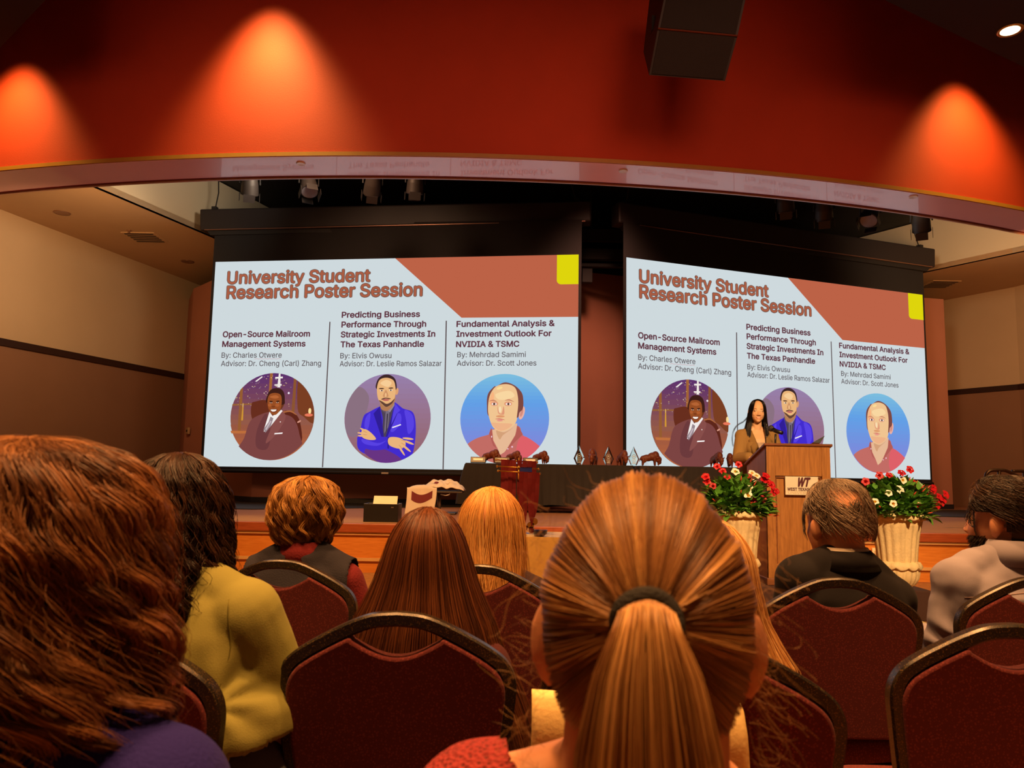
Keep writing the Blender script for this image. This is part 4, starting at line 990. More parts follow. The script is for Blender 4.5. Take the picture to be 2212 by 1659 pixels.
M_TEE = mat('white_shirt_cotton', (230, 220, 206), .9, bump=.15, bscale=120)
M_GRAPH = mat('maroon_print', (118, 44, 52), .8)
def draped(name, loc, fn, nu, nv, m, label, cat, group, prints=()):
    root = empty(name, loc, label, cat, group); b = MB()
    P = [[fn(i / (nu - 1), j / (nv - 1)) for i in range(nu)] for j in range(nv)]
    vs = [p for r in P for p in r]
    b.add(vs, [(j * nu + i, j * nu + i + 1, (j + 1) * nu + i + 1, (j + 1) * nu + i) for j in range(nv - 1) for i in range(nu - 1)])
    o = b.build('shirt_body', m, root, smooth=True); s = o.modifiers.new('t', 'SOLIDIFY'); s.thickness = .012; s.offset = 0
    for (u0, v0, u1, v1, sag) in prints:
        g = MB(); n = 14
        top = [Vector(fn(u0 + (u1 - u0) * k / n, v0 + sag * math.sin(PI * k / n))) for k in range(n + 1)]; bot = [Vector(fn(u0 + (u1 - u0) * k / n, v1 + sag * math.sin(PI * k / n))) for k in range(n + 1)]
        out = Vector((0, -.010, .006))
        g.add([p + out for p in top] + [p + out for p in bot], [(k, k + 1, n + 2 + k, n + 1 + k) for k in range(n)])
        g.build('printed_arc', M_GRAPH, root, smooth=True)
    return root
def heap(u, v):
    x = a0 + .16 + (a1 - a0 - .14) * u; y = -.24 + .46 * v
    e = math.sin(PI * u) ** .6 * math.sin(PI * min(.98, v * .9 + .06)) ** .6
    z = .012 + e * (.115 + .06 * noise.noise(Vector((u * 4, v * 3, 1.3))) + .05 * noise.noise(Vector((u * 9, v * 7, 4)))) + .05 * max(0, .5 - abs(u - .45)) * e
    return (x, y, z)
SHT = (lp.x, LTY, STAGE_Z + lh)
draped('t_shirt', SHT, heap, 46, 30, M_TEE, 'crumpled white shirts heaped on the low stand', 'shirt', 'white shirts', ((.25, .30, .42, .20, -.05), (.58, .34, .68, .22, -.06)))
def hang(u, v):
    # v from the top of the stand forward, over the front edge and down
    L = .62 * v; x = a0 - .03 + .42 * u + .03 * math.sin(v * 3)
    if L < .26: y, z = -.02 - L, .03 + .045 * math.sin(u * PI) + .012 * noise.noise(Vector((u * 6, v * 6, 2)))
    else: y, z = -.285 - .02 * math.sin((L - .26) * 4), .045 - (L - .26) * (1.0 - .25 * (u - .2))
    return (x, y + .014 * math.sin(u * 9 + 1) * v, z)
draped('t_shirt', SHT, hang, 30, 34, M_TEE, 'white shirt with maroon print draped over the low stand front edge', 'shirt', 'white shirts', ((.16, .50, .86, .70, .10),))
# black case with papers at the stage edge
bx = empty('equipment_case', (atY(822, 1127, 9.35).x, 9.5, STAGE_Z), 'black open case at the stage edge holding white papers', 'case')
cw = atY(860, 1127, 9.35).x - atY(785, 1127, 9.35).x
M_CASE = mat('case_black', (20, 18, 20), .4)
cb = MB(); hh = .215
for (c, s) in (((0, -.15, hh / 2), (cw, .012, hh)), ((0, .15, hh / 2), (cw, .012, hh)), ((-cw / 2 + .006, 0, hh / 2), (.012, .3, hh)), ((cw / 2 - .006, 0, hh / 2), (.012, .3, hh)), ((0, 0, .006), (cw, .3, .012))): cb.box(c, s)
cb.build('body', M_CASE, bx, bevel=.004)
MB().box((cw * .33, -.158, hh - .04), (.03, .008, .012)).build('latch', M_STEEL, bx)
pp = MB(); Rp = Matrix.Rotation(rad(-52), 3, 'X'); pp.box((.02, .02, hh - .005), (.29, .006, .21), M=Matrix.Rotation(rad(-30), 3, 'X')); 
tag(pp.build('paper_stack', mat('white_paper', (236, 226, 206), .8)), 'white papers sticking out of the black case', 'papers').location = bx.location

# medal rack on a small table in front of the stage
MTY = 5.5
mt = empty('side_table', (atY(1150, 1160, MTY).x, MTY + .12, 0), 'small table with pale cloth carrying the medal rack', 'table')
M_TAN = mat('pale_gold_cloth', (240, 200, 112), .8)
MB().box((0, 0, .725), (.95, .5, .03)).build('tabletop', mat('pale_top', (236, 214, 176), .5), mt, bevel=.004)
b = MB(); rr = []
for z, g in ((.742, .004), (.70, .012), (.4, .03), (.03, .05)): rr.append([(x * (.475 + g), y * (.25 + g) + .006 * math.sin(i * 2.1) * g * 20, z) for i, (x, y) in enumerate([(-1 + k / 20, -1) for k in range(41)] + [(1, -1 + k / 10) for k in range(1, 21)] + [(1 - k / 20, 1) for k in range(1, 41)] + [(-1, 1 - k / 10) for k in range(1, 20)])])
b.loft(rr, False).build('table_skirt', M_TAN, mt, smooth=True)
for sx in (-1, 1):
    for sy in (-1, 1): MB().tube([(sx * .42, sy * .2, 0), (sx * .42, sy * .2, .71)], .014, 8).build('leg', M_STEEL, mt, smooth=True)
RB = atY(1121, 1000, MTY + .05); rz0 = .74
M_BRASS = mat('brass_rod', (196, 140, 60), .3, .8)
rack = empty('medal_rack', (RB.x, MTY + .05, rz0), 'brass medal rack with three crossbars on the small table', 'medal rack')
MB().lathe([(0, 0), (.09, 0), (.09, .012), (.012, .02), (0, .02)]).build('base', M_BRASS, rack, smooth=True, auto=40)
ztop_ = atY(1121, 992, MTY + .05).z - rz0
MB().tube([(0, 0, .01), (0, 0, ztop_ + .01)], .006, 8).build('post', M_BRASS, rack, smooth=True)
BARS = []
for (xl, yl, xr, yr, off_) in ((1071, 993, 1160, 999, .0), (1074, 1007, 1163, 1013, -.05), (1076, 1017, 1166, 1023, -.10)):
    l, r_ = atY(xl, yl, MTY + .05 + off_) - rack.location, atY(xr, yr, MTY + .05 + off_) - rack.location
    bar = MB().tube([l, r_], .0045, 8).build('crossbar', M_BRASS, rack, smooth=True)
    for q in (l, r_, l.lerp(r_, .5)): MB().ell(q, (.008, .008, .008)).build('finial', mat('brass_ball', (226, 180, 96), .25, .9), bar, smooth=True)
    if off_ < 0: MB().tube([l.lerp(r_, .5), (0, 0, l.z * .5 + r_.z * .5)], .004, 6).build('arm', M_BRASS, rack, smooth=True)
    BARS.append((l, r_))
M_RIB = mat('maroon_ribbon', (116, 18, 32), .6, var=.25, scale=20); M_RIBB = mat('blue_ribbon', (36, 52, 150), .6); M_MEDAL = mat('gold_medal', (206, 160, 80), .35, .8); M_ENAM = mat('maroon_enamel', (96, 26, 36), .4); M_RIM = mat('medal_pale_rim', (226, 206, 186), .4, .4)
def medal(bar, t, L, w, label, m=M_RIB, disc=True, dx=.0):
    l, r_ = BARS[bar]; top = l.lerp(r_, t) + rack.location
    root = empty('medal', top, label, 'medal', 'medals on the rack'); b = MB()
    for yo, sgn in ((-.007, -1), (.007, 1)):
        vs = []; n = 8
        for k in range(n + 1):
            q = k / n; cx_ = dx * q * q + (0 if q < .75 else sgn * 0); ww = w * (1 if q < .78 else 1 - .75 * (q - .78) / .22)
            y = yo * (1 - q * .4) + .003 * math.sin(q * 9 + t * 20)
            vs += [(cx_ - ww / 2, y, .006 - L * q), (cx_ + ww / 2, y + .002 * math.sin(q * 5), .006 - L * q)]
        b.add(vs, [(2 * k, 2 * k + 1, 2 * k + 3, 2 * k + 2) for k in range(n)])
    b.add([(-w / 2, -.007, .006), (w / 2, -.007, .006), (w / 2, .007, .006), (-w / 2, .007, .006)], [(0, 1, 2, 3)])
    o = b.build('ribbon', m, root); sd = o.modifiers.new('t', 'SOLIDIFY'); sd.thickness = .0012
    if disc:
        d = MB(); Rx = Matrix.Rotation(PI / 2, 3, 'X')
        def cyl(r, y0, y1):
            return MB().loft([[(dx + r * math.cos(2 * PI * i / 24), y, -L - .022 + r * math.sin(2 * PI * i / 24)) for i in range(24)] for y in (y0, y1)])
        cyl(.025, -.002, .003).build('disc', M_RIM if disc == 2 else M_MEDAL, root)
        if disc == 2: cyl(.019, -.0035, .001).build('enamel', M_ENAM, root)
    return root
ML = 'maroon ribbon medal hanging on the left half of the rack top bar'
for i, t in enumerate((.18, .27, .36, .45)): medal(0, t, .31 + .02 * (i % 2), .030, 'maroon medal ribbon on the rack top bar, %s' % ('leftmost', 'second from the left end', 'third from the left end', 'next to the post on its left')[i], disc=0 if i % 2 else 1)
for i, t in enumerate((.58, .70, .82, .93)): medal(0, t, .30, .034, 'maroon medal ribbon on the rack top bar, %s' % ('right beside the post', 'second right of the post', 'third right of the post', 'at the right end')[i], disc=1)
medal(1, .70, .26, .085, 'blue medal ribbon on the middle bar of the rack', M_RIBB, 0)
for i, t in enumerate((.56, .66, .76, .86, .95)): medal(2, t, (.33, .36, .34, .372, .31)[i], .030, 'maroon medal ribbon on the lowest rack bar, %s' % ('right beside the post', 'second right of the post', 'middle of five', 'with white-rimmed disc in front', 'at the right end')[i], disc=(1, 2, 1, 2, 1)[i], dx=(0, .0, .01, -.012, -.02)[i])
wp = atY(1150, 1157, MTY - .08); tag(MB().box((wp.x, MTY - .02, .746), (.12, .10, .012)).build('paper_pad', mat('white_paper', (236, 226, 206), .8), bevel=.002), 'small white pad on the medal table', 'paper')
bp = atY(1168, 1178, MTY - .16); tag(MB().lathe([(0, .0), (.02, .0), (.045, .02), (.05, .045), (.044, .045), (.03, .015), (0, .012)], (bp.x, MTY - .07, .74), 24).build('bowl', mat('blue_bowl', (34, 40, 96), .3), smooth=True, auto=40), 'small dark blue bowl at the front of the medal table', 'bowl')

# stage lights in the loft
def stage_light(px, py, Y, pan, tilt, label):
    p = atY(px, py, Y)
    root = empty('stage_light', p, label, 'stage light', 'stage lights in the loft'); R = Matrix.Rotation(pan, 3, 'Z') @ Matrix.Rotation(tilt, 3, 'X')
    can = MB()
    for (r0, z0, r1, z1) in ((.10, .16, .125, .0), (.125, 0, .135, -.16)): can.loft([[R @ Vector((r * math.cos(2 * PI * i / 20), r * math.sin(2 * PI * i / 20), z)) for i in range(20)] for r, z in ((r0, z0), (r1, z1))])
    can.build('can', mat('stage_light_grey', (58, 52, 50), .5, .3), root, smooth=True, auto=40)
    MB().loft([[R @ Vector((.12 * math.cos(2 * PI * i / 20), .12 * math.sin(2 * PI * i / 20), z)) for i in range(20)] for z in (-.165, -.155)]).build('lens', mat('lens_glass', (150, 150, 160), .1), root)
    fl = MB()
    for a in range(4): fl.box(R @ Vector((.15 * math.cos(a * PI / 2), .15 * math.sin(a * PI / 2), -.20)), (.17, .006, .12) if a % 2 else (.006, .17, .12), M=R)
    fl.build('barn_doors', mat('stage_light_black', (40, 36, 36), .5), root)
    y = MB(); y.tube([R @ Vector((-.15, 0, 0)), Vector((-.15, 0, .22)), Vector((.15, 0, .22)), R @ Vector((.15, 0, 0))], .012, 6); y.tube([(0, 0, .22), (0, 0, 6.62 - p.z)], .016, 6); y.build('yoke', M_BLACK, root)
    return root
for (px, py, pan, tilt, lab) in ((540, 398, .3, .5, 'stage light over the left screen housing, leftmost of the eight'), (667, 399, .5, -.5, 'stage light second from the left, over the left screen'), (805, 398, .3, .7, 'stage light third from the left, over the left screen'), (897, 396, .2, .3, 'stage light fourth from the left, over the left screen'),
                               (1697, 436, -.4, .4, 'stage light over the right screen, nearest its middle'), (1780, 454, -.4, .5, 'stage light over the right screen, second from its middle'), (1880, 464, -.7, -.7, 'stage light over the right screen, dark and tilted away'), (1990, 478, -.5, .6, 'stage light at the right end, against the pale fascia')):
    stage_light(px, py, 11.6, pan, tilt, lab)
# recessed fittings
M_DISC = mat('white_disc', (250, 244, 240), .4)
for (px, py, lab) in ((650, 353, 'white round cover plate on the mauve soffit, left of the three'), (1346, 369, 'white round cover plate on the mauve soffit, middle of the three'), (1973, 425, 'white round cover plate on the mauve soffit, right of the three')):
    p = atZ(px, py, SOF_Z - .003)
    tag(MB().lathe([(0, -.006), (.052, -.012), (.058, 0), (0, .004)], p, 24).build('cover_plate', M_DISC, smooth=True, auto=40), lab, 'cover plate', 'cover plates on the soffit')
M_CAN = mat('downlight_trim', (150, 110, 84), .35, .5); M_DARKIN = mat('downlight_inside', (46, 34, 28), .5)
for (px, py, r, lab) in ((134, 460, .13, 'unlit recessed downlight in the left wing ceiling, nearer one'), (405, 565, .13, 'unlit recessed downlight in the left wing ceiling, beside the screen')):
    p = atZ(px, py, WING_Z - .004)
    root = empty('recessed_downlight', p, lab, 'downlight', 'recessed downlights in the left wing')
    MB().lathe([(r * .8, -.001), (r, -.008), (r * 1.05, .004), (r * .8, .004)], n=32).build('trim_ring', M_CAN, root, smooth=True)
    MB().lathe([(0, .002), (r * .8, .002), (r * .8, .005), (0, .005)], n=32).build('reflector', M_DARKIN, root)
for (px, py, s, lab) in ((313, 513, (.62, .32), 'square air vent in the left wing ceiling'), (2030, 614, (.62, .32), 'square air vent in the right wing ceiling')):
    p = atZ(px, py, WING_Z - .012); root = empty('ceiling_vent', p, lab, 'vent', 'wing ceiling vents')
    MB().box((0, 0, .002), (s[0], s[1] * 1.9, .016)).build('vent_frame', M_WINGC, root)
    sl_ = MB()
    for k in range(5): sl_.box((0, -s[1] * .75 + k * s[1] * .37, -.010), (s[0] * .85, .05, .008))
    sl_.build('slats', M_DARKIN, root)
p = atZ(279, 498, WING_Z - .002); tag(MB().lathe([(0, -.05), (.02, -.05), (.02, -.01), (.05, -.006), (.05, .004), (0, .004)], p, 16).build('sprinkler_head', M_CAN, smooth=True), 'small sprinkler head in the left wing ceiling by the vent', 'sprinkler')
# lit downlight in the right corner block
p = atZ(2182, 66, lo - .004)
dl = empty('lit_downlight', p, 'glowing recessed downlight in the dark ceiling, top right corner', 'downlight')
MB().lathe([(.095, -.002), (.12, -.012), (.13, .003), (.095, .003)], n=32).build('trim_ring', mat('lit_trim', (226, 170, 90), .3, .4), dl, smooth=True)
g = bpy.data.materials.new('lamp_glow'); g.use_nodes = True; bb = g.node_tree.nodes['Principled BSDF']; bb.inputs['Emission Color'].default_value = (1, .72, .32, 1); bb.inputs['Emission Strength'].default_value = 6
MB().lathe([(0, -.004), (.095, -.004), (.095, .001), (0, .001)], n=32).build('lamp', g, dl)
# hanging loudspeaker in front of the header
SPY = 7.6
sp = atY(1490, 90, SPY); spk = empty('hanging_loudspeaker', sp, 'black angled loudspeaker hanging in front of the red header', 'loudspeaker')
M_SPK = mat('speaker_cabinet', (36, 24, 20), .6); M_GRILL = mat('speaker_grille', (30, 20, 17), .75, bump=.5, bscale=260)
def Sp(x, y, Y): return atY(x, y, Y) - sp
fT = [Sp(1440, -30, SPY - .18), Sp(1614, -18, SPY - .18)]; fM = [Sp(1421, 62, SPY - .1), Sp(1593, 78, SPY - .1)]; fB = [Sp(1402, 162, SPY + .10), Sp(1566, 175, SPY + .10)]
bk = SPY + .62
bT = [Sp(1405, -20, bk), Sp(1560, -12, bk)]; bM = [Sp(1390, 112, bk - .12), Sp(1545, 120, bk - .12)]
b = MB(); V8 = [fT[0], fT[1], fM[0], fM[1], fB[0], fB[1], bT[0], bT[1], bM[0], bM[1]]
b.add(V8, [(0, 2, 3, 1), (2, 4, 5, 3), (4, 8, 9, 5), (8, 6, 7, 9), (6, 0, 1, 7), (0, 6, 8, 2), (2, 8, 4), (1, 3, 9, 7), (3, 5, 9)]); b.build('cabinet', M_SPK, spk)
gr = MB(); ofs = Vector((0, -.012, -.004))
for (A, B_, C_, D_) in ((fT[0], fT[1], fM[1], fM[0]), (fM[0], fM[1], fB[1], fB[0])):
    c = (A + B_ + C_ + D_) / 4; q = [c + (v - c) * .94 + ofs for v in (A, B_, C_, D_)]; q2 = [v - ofs * .6 for v in q]
    gr = MB(); gr.add(q + q2, [(0, 3, 2, 1), (4, 5, 6, 7), (0, 1, 5, 4), (1, 2, 6, 5), (2, 3, 7, 6), (3, 0, 4, 7)]); gr.build('grille', M_GRILL, spk)
MB().tube([fM[0] + ofs, fM[1] + ofs], .010, 6).build('seam_bar', mat('seam_glint_brown', (110, 50, 28), .35, .4), spk)  # lighter brown puts the seam's reflected light into its colour
MB().box(Sp(1409, 55, SPY + .22), (.03, .12, .16)).build('rigging_plate', M_BLACK, spk)
hang_ = MB()
for q in (fT[0].lerp(bT[0], .4), fT[1].lerp(bT[1], .4)): hang_.tube([q, (q.x, q.y, 8.5 - sp.z)], .01, 6)
hang_.build('hanging_rods', M_BLACK, spk)
# between the screens
p = atY(1268, 597, 13.9); sb = empty('wall_speaker', p, 'small black wall speaker in the gap between the screens', 'loudspeaker')
MB().box((0, 0, 0), (.19, .16, .26)).build('cabinet', M_BLACK, sb, bevel=.01); MB().box((0, .17, .02), (.05, .2, .05)).build('bracket', M_BLACK, sb)
for (y, hgt, lab) in ((508, .22, 'upper black batten crossing the gap between the screens'), (549, .20, 'middle black batten crossing the gap between the screens'), (573, .06, 'thin lower black pipe crossing the gap between the screens')):
    l, r_ = atY(1230, y, 13.95), atY(1380, y + 3, 13.95); c = (l + r_) / 2
    root = empty('rigging_batten', c, lab, 'batten', 'battens behind the screens')
    MB().box((0, 0, 0), (r_.x - l.x, .12, hgt)).build('bar', M_BLACK, root)
    if y == 508: MB().tube([(-.25, 0, hgt / 2), (-.25, 0, 6.62 - c.z)], .018, 6).build('hanger', M_BLACK, root)
# wall plate left of the screen, sockets on the stage front, handrail
def on_wall(px, py, A, B_):
    d = ray(px, py); nx, ny = -(B_[1] - A[1]), B_[0] - A[0]; t = (A[0] * nx + A[1] * ny) / (d.x * nx + d.y * ny)
    return Vector((d.x * t, d.y * t, CAM_Z + d.z * t)), math.atan2(B_[1] - A[1], B_[0] - A[0])
p, a = on_wall(411, 931, BW[1], BW[2]); wpz = empty('wall_thermostat', p, 'small pale control box on the dark wall left of the screen', 'control box', rz=a)
MB().box((0, -.05, 0), (.14, .05, .14)).build('housing', mat('control_box', (176, 140, 100), .5), wpz, bevel=.01); MB().box((.02, -.08, .0), (.05, .012, .04)).build('display', M_DARKIN, wpz)
for (px, py, w, h, lab) in ((1856, 1188, .055, .07, 'pale wall plate on the stage front, beside the suited person'), (1892, 1194, .09, .11, 'pale wall plate on the stage front, beside the right urn')):
    p = atY(px, py, STAGE_Y - .03); root = empty('wall_plate', p, lab, 'wall plate', 'wall plates on the stage front')
    MB().box((0, .0, 0), (w, .016, h)).build('plate', mat('white_plate', (236, 216, 180), .5), root, bevel=.003); MB().box((0, -.010, 0), (w * .4, .006, h * .45)).build('insert', M_WINGC, root)
hr = empty('handrail', (atY(2150, 1040, 9.3).x, 9.3, STAGE_Z), 'dark metal handrail at the right end of the stage', 'handrail')
M_RAIL = mat('rail_metal', (54, 34, 26), .4, .6)
def H(px, py, Y=9.3): return atY(px, py, Y) - hr.location
path = spline([H(2130, 1034), H(2131, 1024), H(2140, 1017), H(2160, 1016), H(2176, 1018), H(2212, 1036), H(2270, 1066)], 6, closed=False)
MB().tube(path, .021, 8).build('rail', M_RAIL, hr, smooth=True)
MB().tube(spline([H(2186, 1018, 9.9), H(2215, 1018, 9.9), H(2270, 1022, 9.9)], 4, closed=False), .021, 8).build('rail', M_RAIL, hr, smooth=True)
for (x, y, Y) in ((2158, 1017, 9.3), (2200, 1030, 9.3), (2212, 1018, 9.9)):
    q = H(x, y, Y); MB().tube([q, (q.x, q.y, 0)], .02, 8).build('post', M_RAIL, hr, smooth=True)
# ================================================================== PEOPLE
from mathutils.bvhtree import BVHTree
M_SKIN = mat('skin', (214, 150, 112), 0.55, var=0.06, scale=18)
M_SKIN.node_tree.nodes['Principled BSDF'].inputs['Subsurface Weight'].default_value = 0.08
M_SKIN.node_tree.nodes['Principled BSDF'].inputs['Subsurface Radius'].default_value = (.012, .004, .002)
M_LIP = mat('lips', (200, 112, 92), 0.4); M_TEETH = mat('teeth', (238, 220, 200), 0.3); M_EYE = mat('eye_dark', (30, 20, 16), 0.2); M_SCL = mat('eye_white', (220, 206, 196), 0.3); M_BROW = mat('brow_hair', (82, 54, 40), 0.8)
M_SHOE = mat('dark_shoe', (36, 28, 26), 0.4)
def fabric(name, col, scale=180, bump=.25, var=.1):
    return mat(name, col, 0.88, var=var, scale=5, bump=bump, bscale=scale, sheen=.02, spec=.25)

# ---------------- hair: every strand is a thin tapered tube
def hair_material(name, cols, rough=0.42):
    m = bpy.data.materials.new(name); m.use_nodes = True
    nt = m.node_tree; b = nt.nodes['Principled BSDF']; b.inputs['Roughness'].default_value = rough; b.inputs['Specular IOR Level'].default_value = 0.35
    a = nt.nodes.new('ShaderNodeAttribute'); a.attribute_name = 'tone'
    r = nt.nodes.new('ShaderNodeValToRGB'); n = len(cols)
    while len(r.color_ramp.elements) < n: r.color_ramp.elements.new(0.5)
    for i, c in enumerate(cols): r.color_ramp.elements[i].position = i / (n - 1); r.color_ramp.elements[i].color = lin(c)
    nt.links.new(a.outputs['Fac'], r.inputs[0]); nt.links.new(r.outputs[0], b.inputs['Base Color'])
    return m
def hair_object(name, P, tone, r0, r1, m, parent, T=None, shell=None):
    """P: strands x points x 3 (numpy). shell: extra (verts, faces) for the dense hair underneath"""
    S, N, _ = P.shape
    tg = np.gradient(P, axis=1); tg /= np.linalg.norm(tg, axis=2, keepdims=True) + 1e-9
    ref = RNG.normal(size=(S, 1, 3)); u = np.cross(tg, ref); u /= np.linalg.norm(u, axis=2, keepdims=True) + 1e-9; w = np.cross(tg, u)
    t = np.linspace(0, 1, N)[None, :, None]; rad_ = r0 + (r1 - r0) * t ** 1.5
    V = np.stack([P + (u * math.cos(k * 2 * PI / 3) + w * math.sin(k * 2 * PI / 3)) * rad_ for k in range(3)], axis=2).reshape(-1, 3)
    idx = np.arange(S * N * 3).reshape(S, N, 3); q = []
    for k in range(3):
        j = (k + 1) % 3; q.append(np.stack([idx[:, :-1, k], idx[:, :-1, j], idx[:, 1:, j], idx[:, 1:, k]], axis=-1).reshape(-1, 4))
    Q = np.concatenate(q); tn = np.repeat(np.clip(tone, 0, 1), N * 3)
    if shell is not None:
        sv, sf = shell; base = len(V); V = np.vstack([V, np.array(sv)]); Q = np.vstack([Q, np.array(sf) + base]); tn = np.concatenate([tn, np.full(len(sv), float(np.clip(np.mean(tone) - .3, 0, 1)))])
    if T is not None:
        A = np.array(T); V = V @ A[:3, :3].T + A[:3, 3]
    me = bpy.data.meshes.new(name); me.vertices.add(len(V)); me.vertices.foreach_set('co', V.astype(np.float32).ravel())
    me.loops.add(Q.size); me.loops.foreach_set('vertex_index', Q.astype(np.int32).ravel())
    me.polygons.add(len(Q)); me.polygons.foreach_set('loop_start', (np.arange(len(Q)) * 4).astype(np.int32)); me.polygons.foreach_set('loop_total', np.full(len(Q), 4, np.int32))
    me.update(calc_edges=True); me.polygons.foreach_set('use_smooth', np.ones(len(Q), bool))
    at = me.attributes.new('tone', 'FLOAT', 'POINT'); at.data.foreach_set('value', tn.astype(np.float32))
    return link(name, me, m, parent)

class Profile:
    """hair outline as stacked ellipses: rows (z, half width, back depth, front depth, x shift)"""
    def __init__(self, rows):
        r = np.array([list(q) + [0] * (5 - len(q)) for q in rows], float)
        dz = np.hypot(np.diff(r[:, 0]), np.maximum(np.abs(np.diff(r[:, 1])), np.abs(np.diff(r[:, 2])))); s = np.concatenate([[0], np.cumsum(dz)])
        ss = np.linspace(0, s[-1], 160); self.s = ss; self.L = s[-1]
        self.r = np.stack([np.interp(ss, s, r[:, k]) for k in range(5)], axis=1)
        for _ in range(6):
            self.r[1:-1] = .25 * self.r[:-2] + .5 * self.r[1:-1] + .25 * self.r[2:]
    def at(self, s, phi, lay):
        """s, phi, lay broadcast -> points; phi 0 = right, pi/2 = front, -pi/2 = back"""
        g = [np.interp(np.clip(s, 0, self.L), self.s, self.r[:, k]) for k in range(5)]
        c, sn = np.cos(phi), np.sin(phi)
        return np.stack([g[4] + lay * g[1] * c, lay * np.where(sn < 0, g[2], g[3]) * sn, g[0] + (lay - 1) * .03 * (1 - np.clip(s / .12, 0, 1))], axis=-1)
TURN = 0.0
def rand_phi(n, gap):
    """azimuths all round the head except a face gap centred on the front (half-angle gap)"""
    return TURN + PI / 2 + gap + RNG.random(n) * (2 * PI - 2 * gap)
def shell_of(pr, gap, lay, s1, nphi=40, ns=40):
    ph = np.linspace(PI / 2 + gap, PI / 2 + 2 * PI - gap, nphi) + TURN; s = np.linspace(0.004, s1, ns)
    V = pr.at(s[:, None] + 0 * ph[None], ph[None] + 0 * s[:, None], lay).reshape(-1, 3)
    F = [(i * nphi + j, i * nphi + j + 1, (i + 1) * nphi + j + 1, (i + 1) * nphi + j) for i in range(ns - 1) for j in range(nphi - 1)]
    return V, F
def hair_long(pr, n, N, gap, locks=90, wave=0.0, freq=2.0, helix=0.0, spread=.06, s_end=(.85, 1.0), rootmax=.12, lay=(.88, 1.0), jit=.0, grow=1.0, lockr=.0, coh=1.0):
    lp = rand_phi(locks, gap); ll = lay[0] + RNG.random(locks) * (lay[1] - lay[0]); lt = RNG.random(locks); lph = RNG.random(locks) * 2 * PI; lf = freq * (.75 + .5 * RNG.random(locks)); le = s_end[0] + RNG.random(locks) * (s_end[1] - s_end[0]); lr = RNG.random(locks) * rootmax; lsg = np.where(RNG.random(locks) < .5, -1, 1)
    k = RNG.integers(0, locks, n); t = np.linspace(0, 1, N)[None]
    phi = lp[k] + RNG.normal(size=n) * spread; l = np.clip(ll[k] + RNG.normal(size=n) * .025 * coh, .6, 1.06)
    s0 = np.clip(lr[k] + RNG.random(n) * .02, 0, None); s1 = pr.L * np.clip(le[k] + RNG.normal(size=n) * .02, .1, 1.02)
    s = s0[:, None] + (s1 - s0)[:, None] * t; ph = phi[:, None] + 0 * s
    P = pr.at(s, ph, l[:, None] + 0 * s)
    env = np.clip((s - .06) / (pr.L * .6), 0, 1.0) ** grow
    arg = 2 * PI * lf[k][:, None] * s / pr.L * 1.0 + lph[k][:, None] + RNG.normal(size=n)[:, None] * .12 * coh
    nr = np.stack([np.cos(ph), np.sin(ph), 0 * ph], -1); tt = np.stack([-np.sin(ph), np.cos(ph), 0 * ph], -1)
    P += tt * (np.sin(arg) * (wave + helix) * env)[..., None] + nr * (np.cos(arg) * (helix * .8) * env)[..., None]
    P[..., 2] += np.sin(arg * 1.0 + 1) * helix * .35 * env
    if lockr > 0:
        o = RNG.normal(size=(n, 1, 2)) * lockr * (1 - .6 * t[..., None]); P += tt * o[..., :1] + nr * np.abs(o[..., 1:]) * .6
    if jit: P += RNG.normal(size=(n, 1, 3)) * jit * np.clip(t[..., None] * 2, 0, 1)
    return P, np.clip(lt[k] * .75 + RNG.random(n) * .25, 0, 1)
def hair_short(pr, n, N, gap, smax, length, lift=.012, wave=.0, skip=None, lay=(.96, 1.0), curl=0.0, seed_turn=.5):
    phi = rand_phi(n, gap); s0 = RNG.random(n) ** .7 * smax; ln = length * (.6 + .8 * RNG.random(n)); t = np.linspace(0, 1, N)[None]
    l = lay[0] + RNG.random(n) * (lay[1] - lay[0]); s = s0[:, None] + ln[:, None] * t
    turn = (RNG.normal(size=n) * .5 + 1) * seed_turn
    ph = phi[:, None] + turn[:, None] * t * ln[:, None] * 4; nz = np.array([noise.noise(Vector((math.cos(a) * 2.2, math.sin(a) * 2.2, q * 14))) for a, q in zip(phi, s0)])
    P = pr.at(s, ph + nz[:, None] * t * .9, (l[:, None] + lift * 6 * np.sin(PI * t * .8) + curl * t * t))
    if wave:
        arg = 2 * PI * t * 1.4 + nz[:, None] * 9; tt = np.stack([-np.sin(ph), np.cos(ph), 0 * ph], -1); P += tt * (np.sin(arg) * wave * t)[..., None]
    if skip is not None:
        keep = ~skip(P[:, 0, :]); P = P[keep]; nz = nz[keep]
        e = ear_zone(P[:, 0]) | ear_zone(P[:, N // 2]) | ear_zone(P[:, -1]); P = P[~e]; nz = nz[~e]
    return P, np.clip(.5 + nz * .9 + RNG.normal(size=len(nz)) * .14, 0, 1)

def ear_zone(X):
    return (np.abs(X[:, 0]) > .058) & (X[:, 1] > -.034) & (X[:, 1] < .042) & (X[:, 2] < .026)
def shell_without_ears(sh):
    V, F = sh; z = ear_zone(np.array(V)); return V, [f for f in F if not any(z[i] for i in f)]
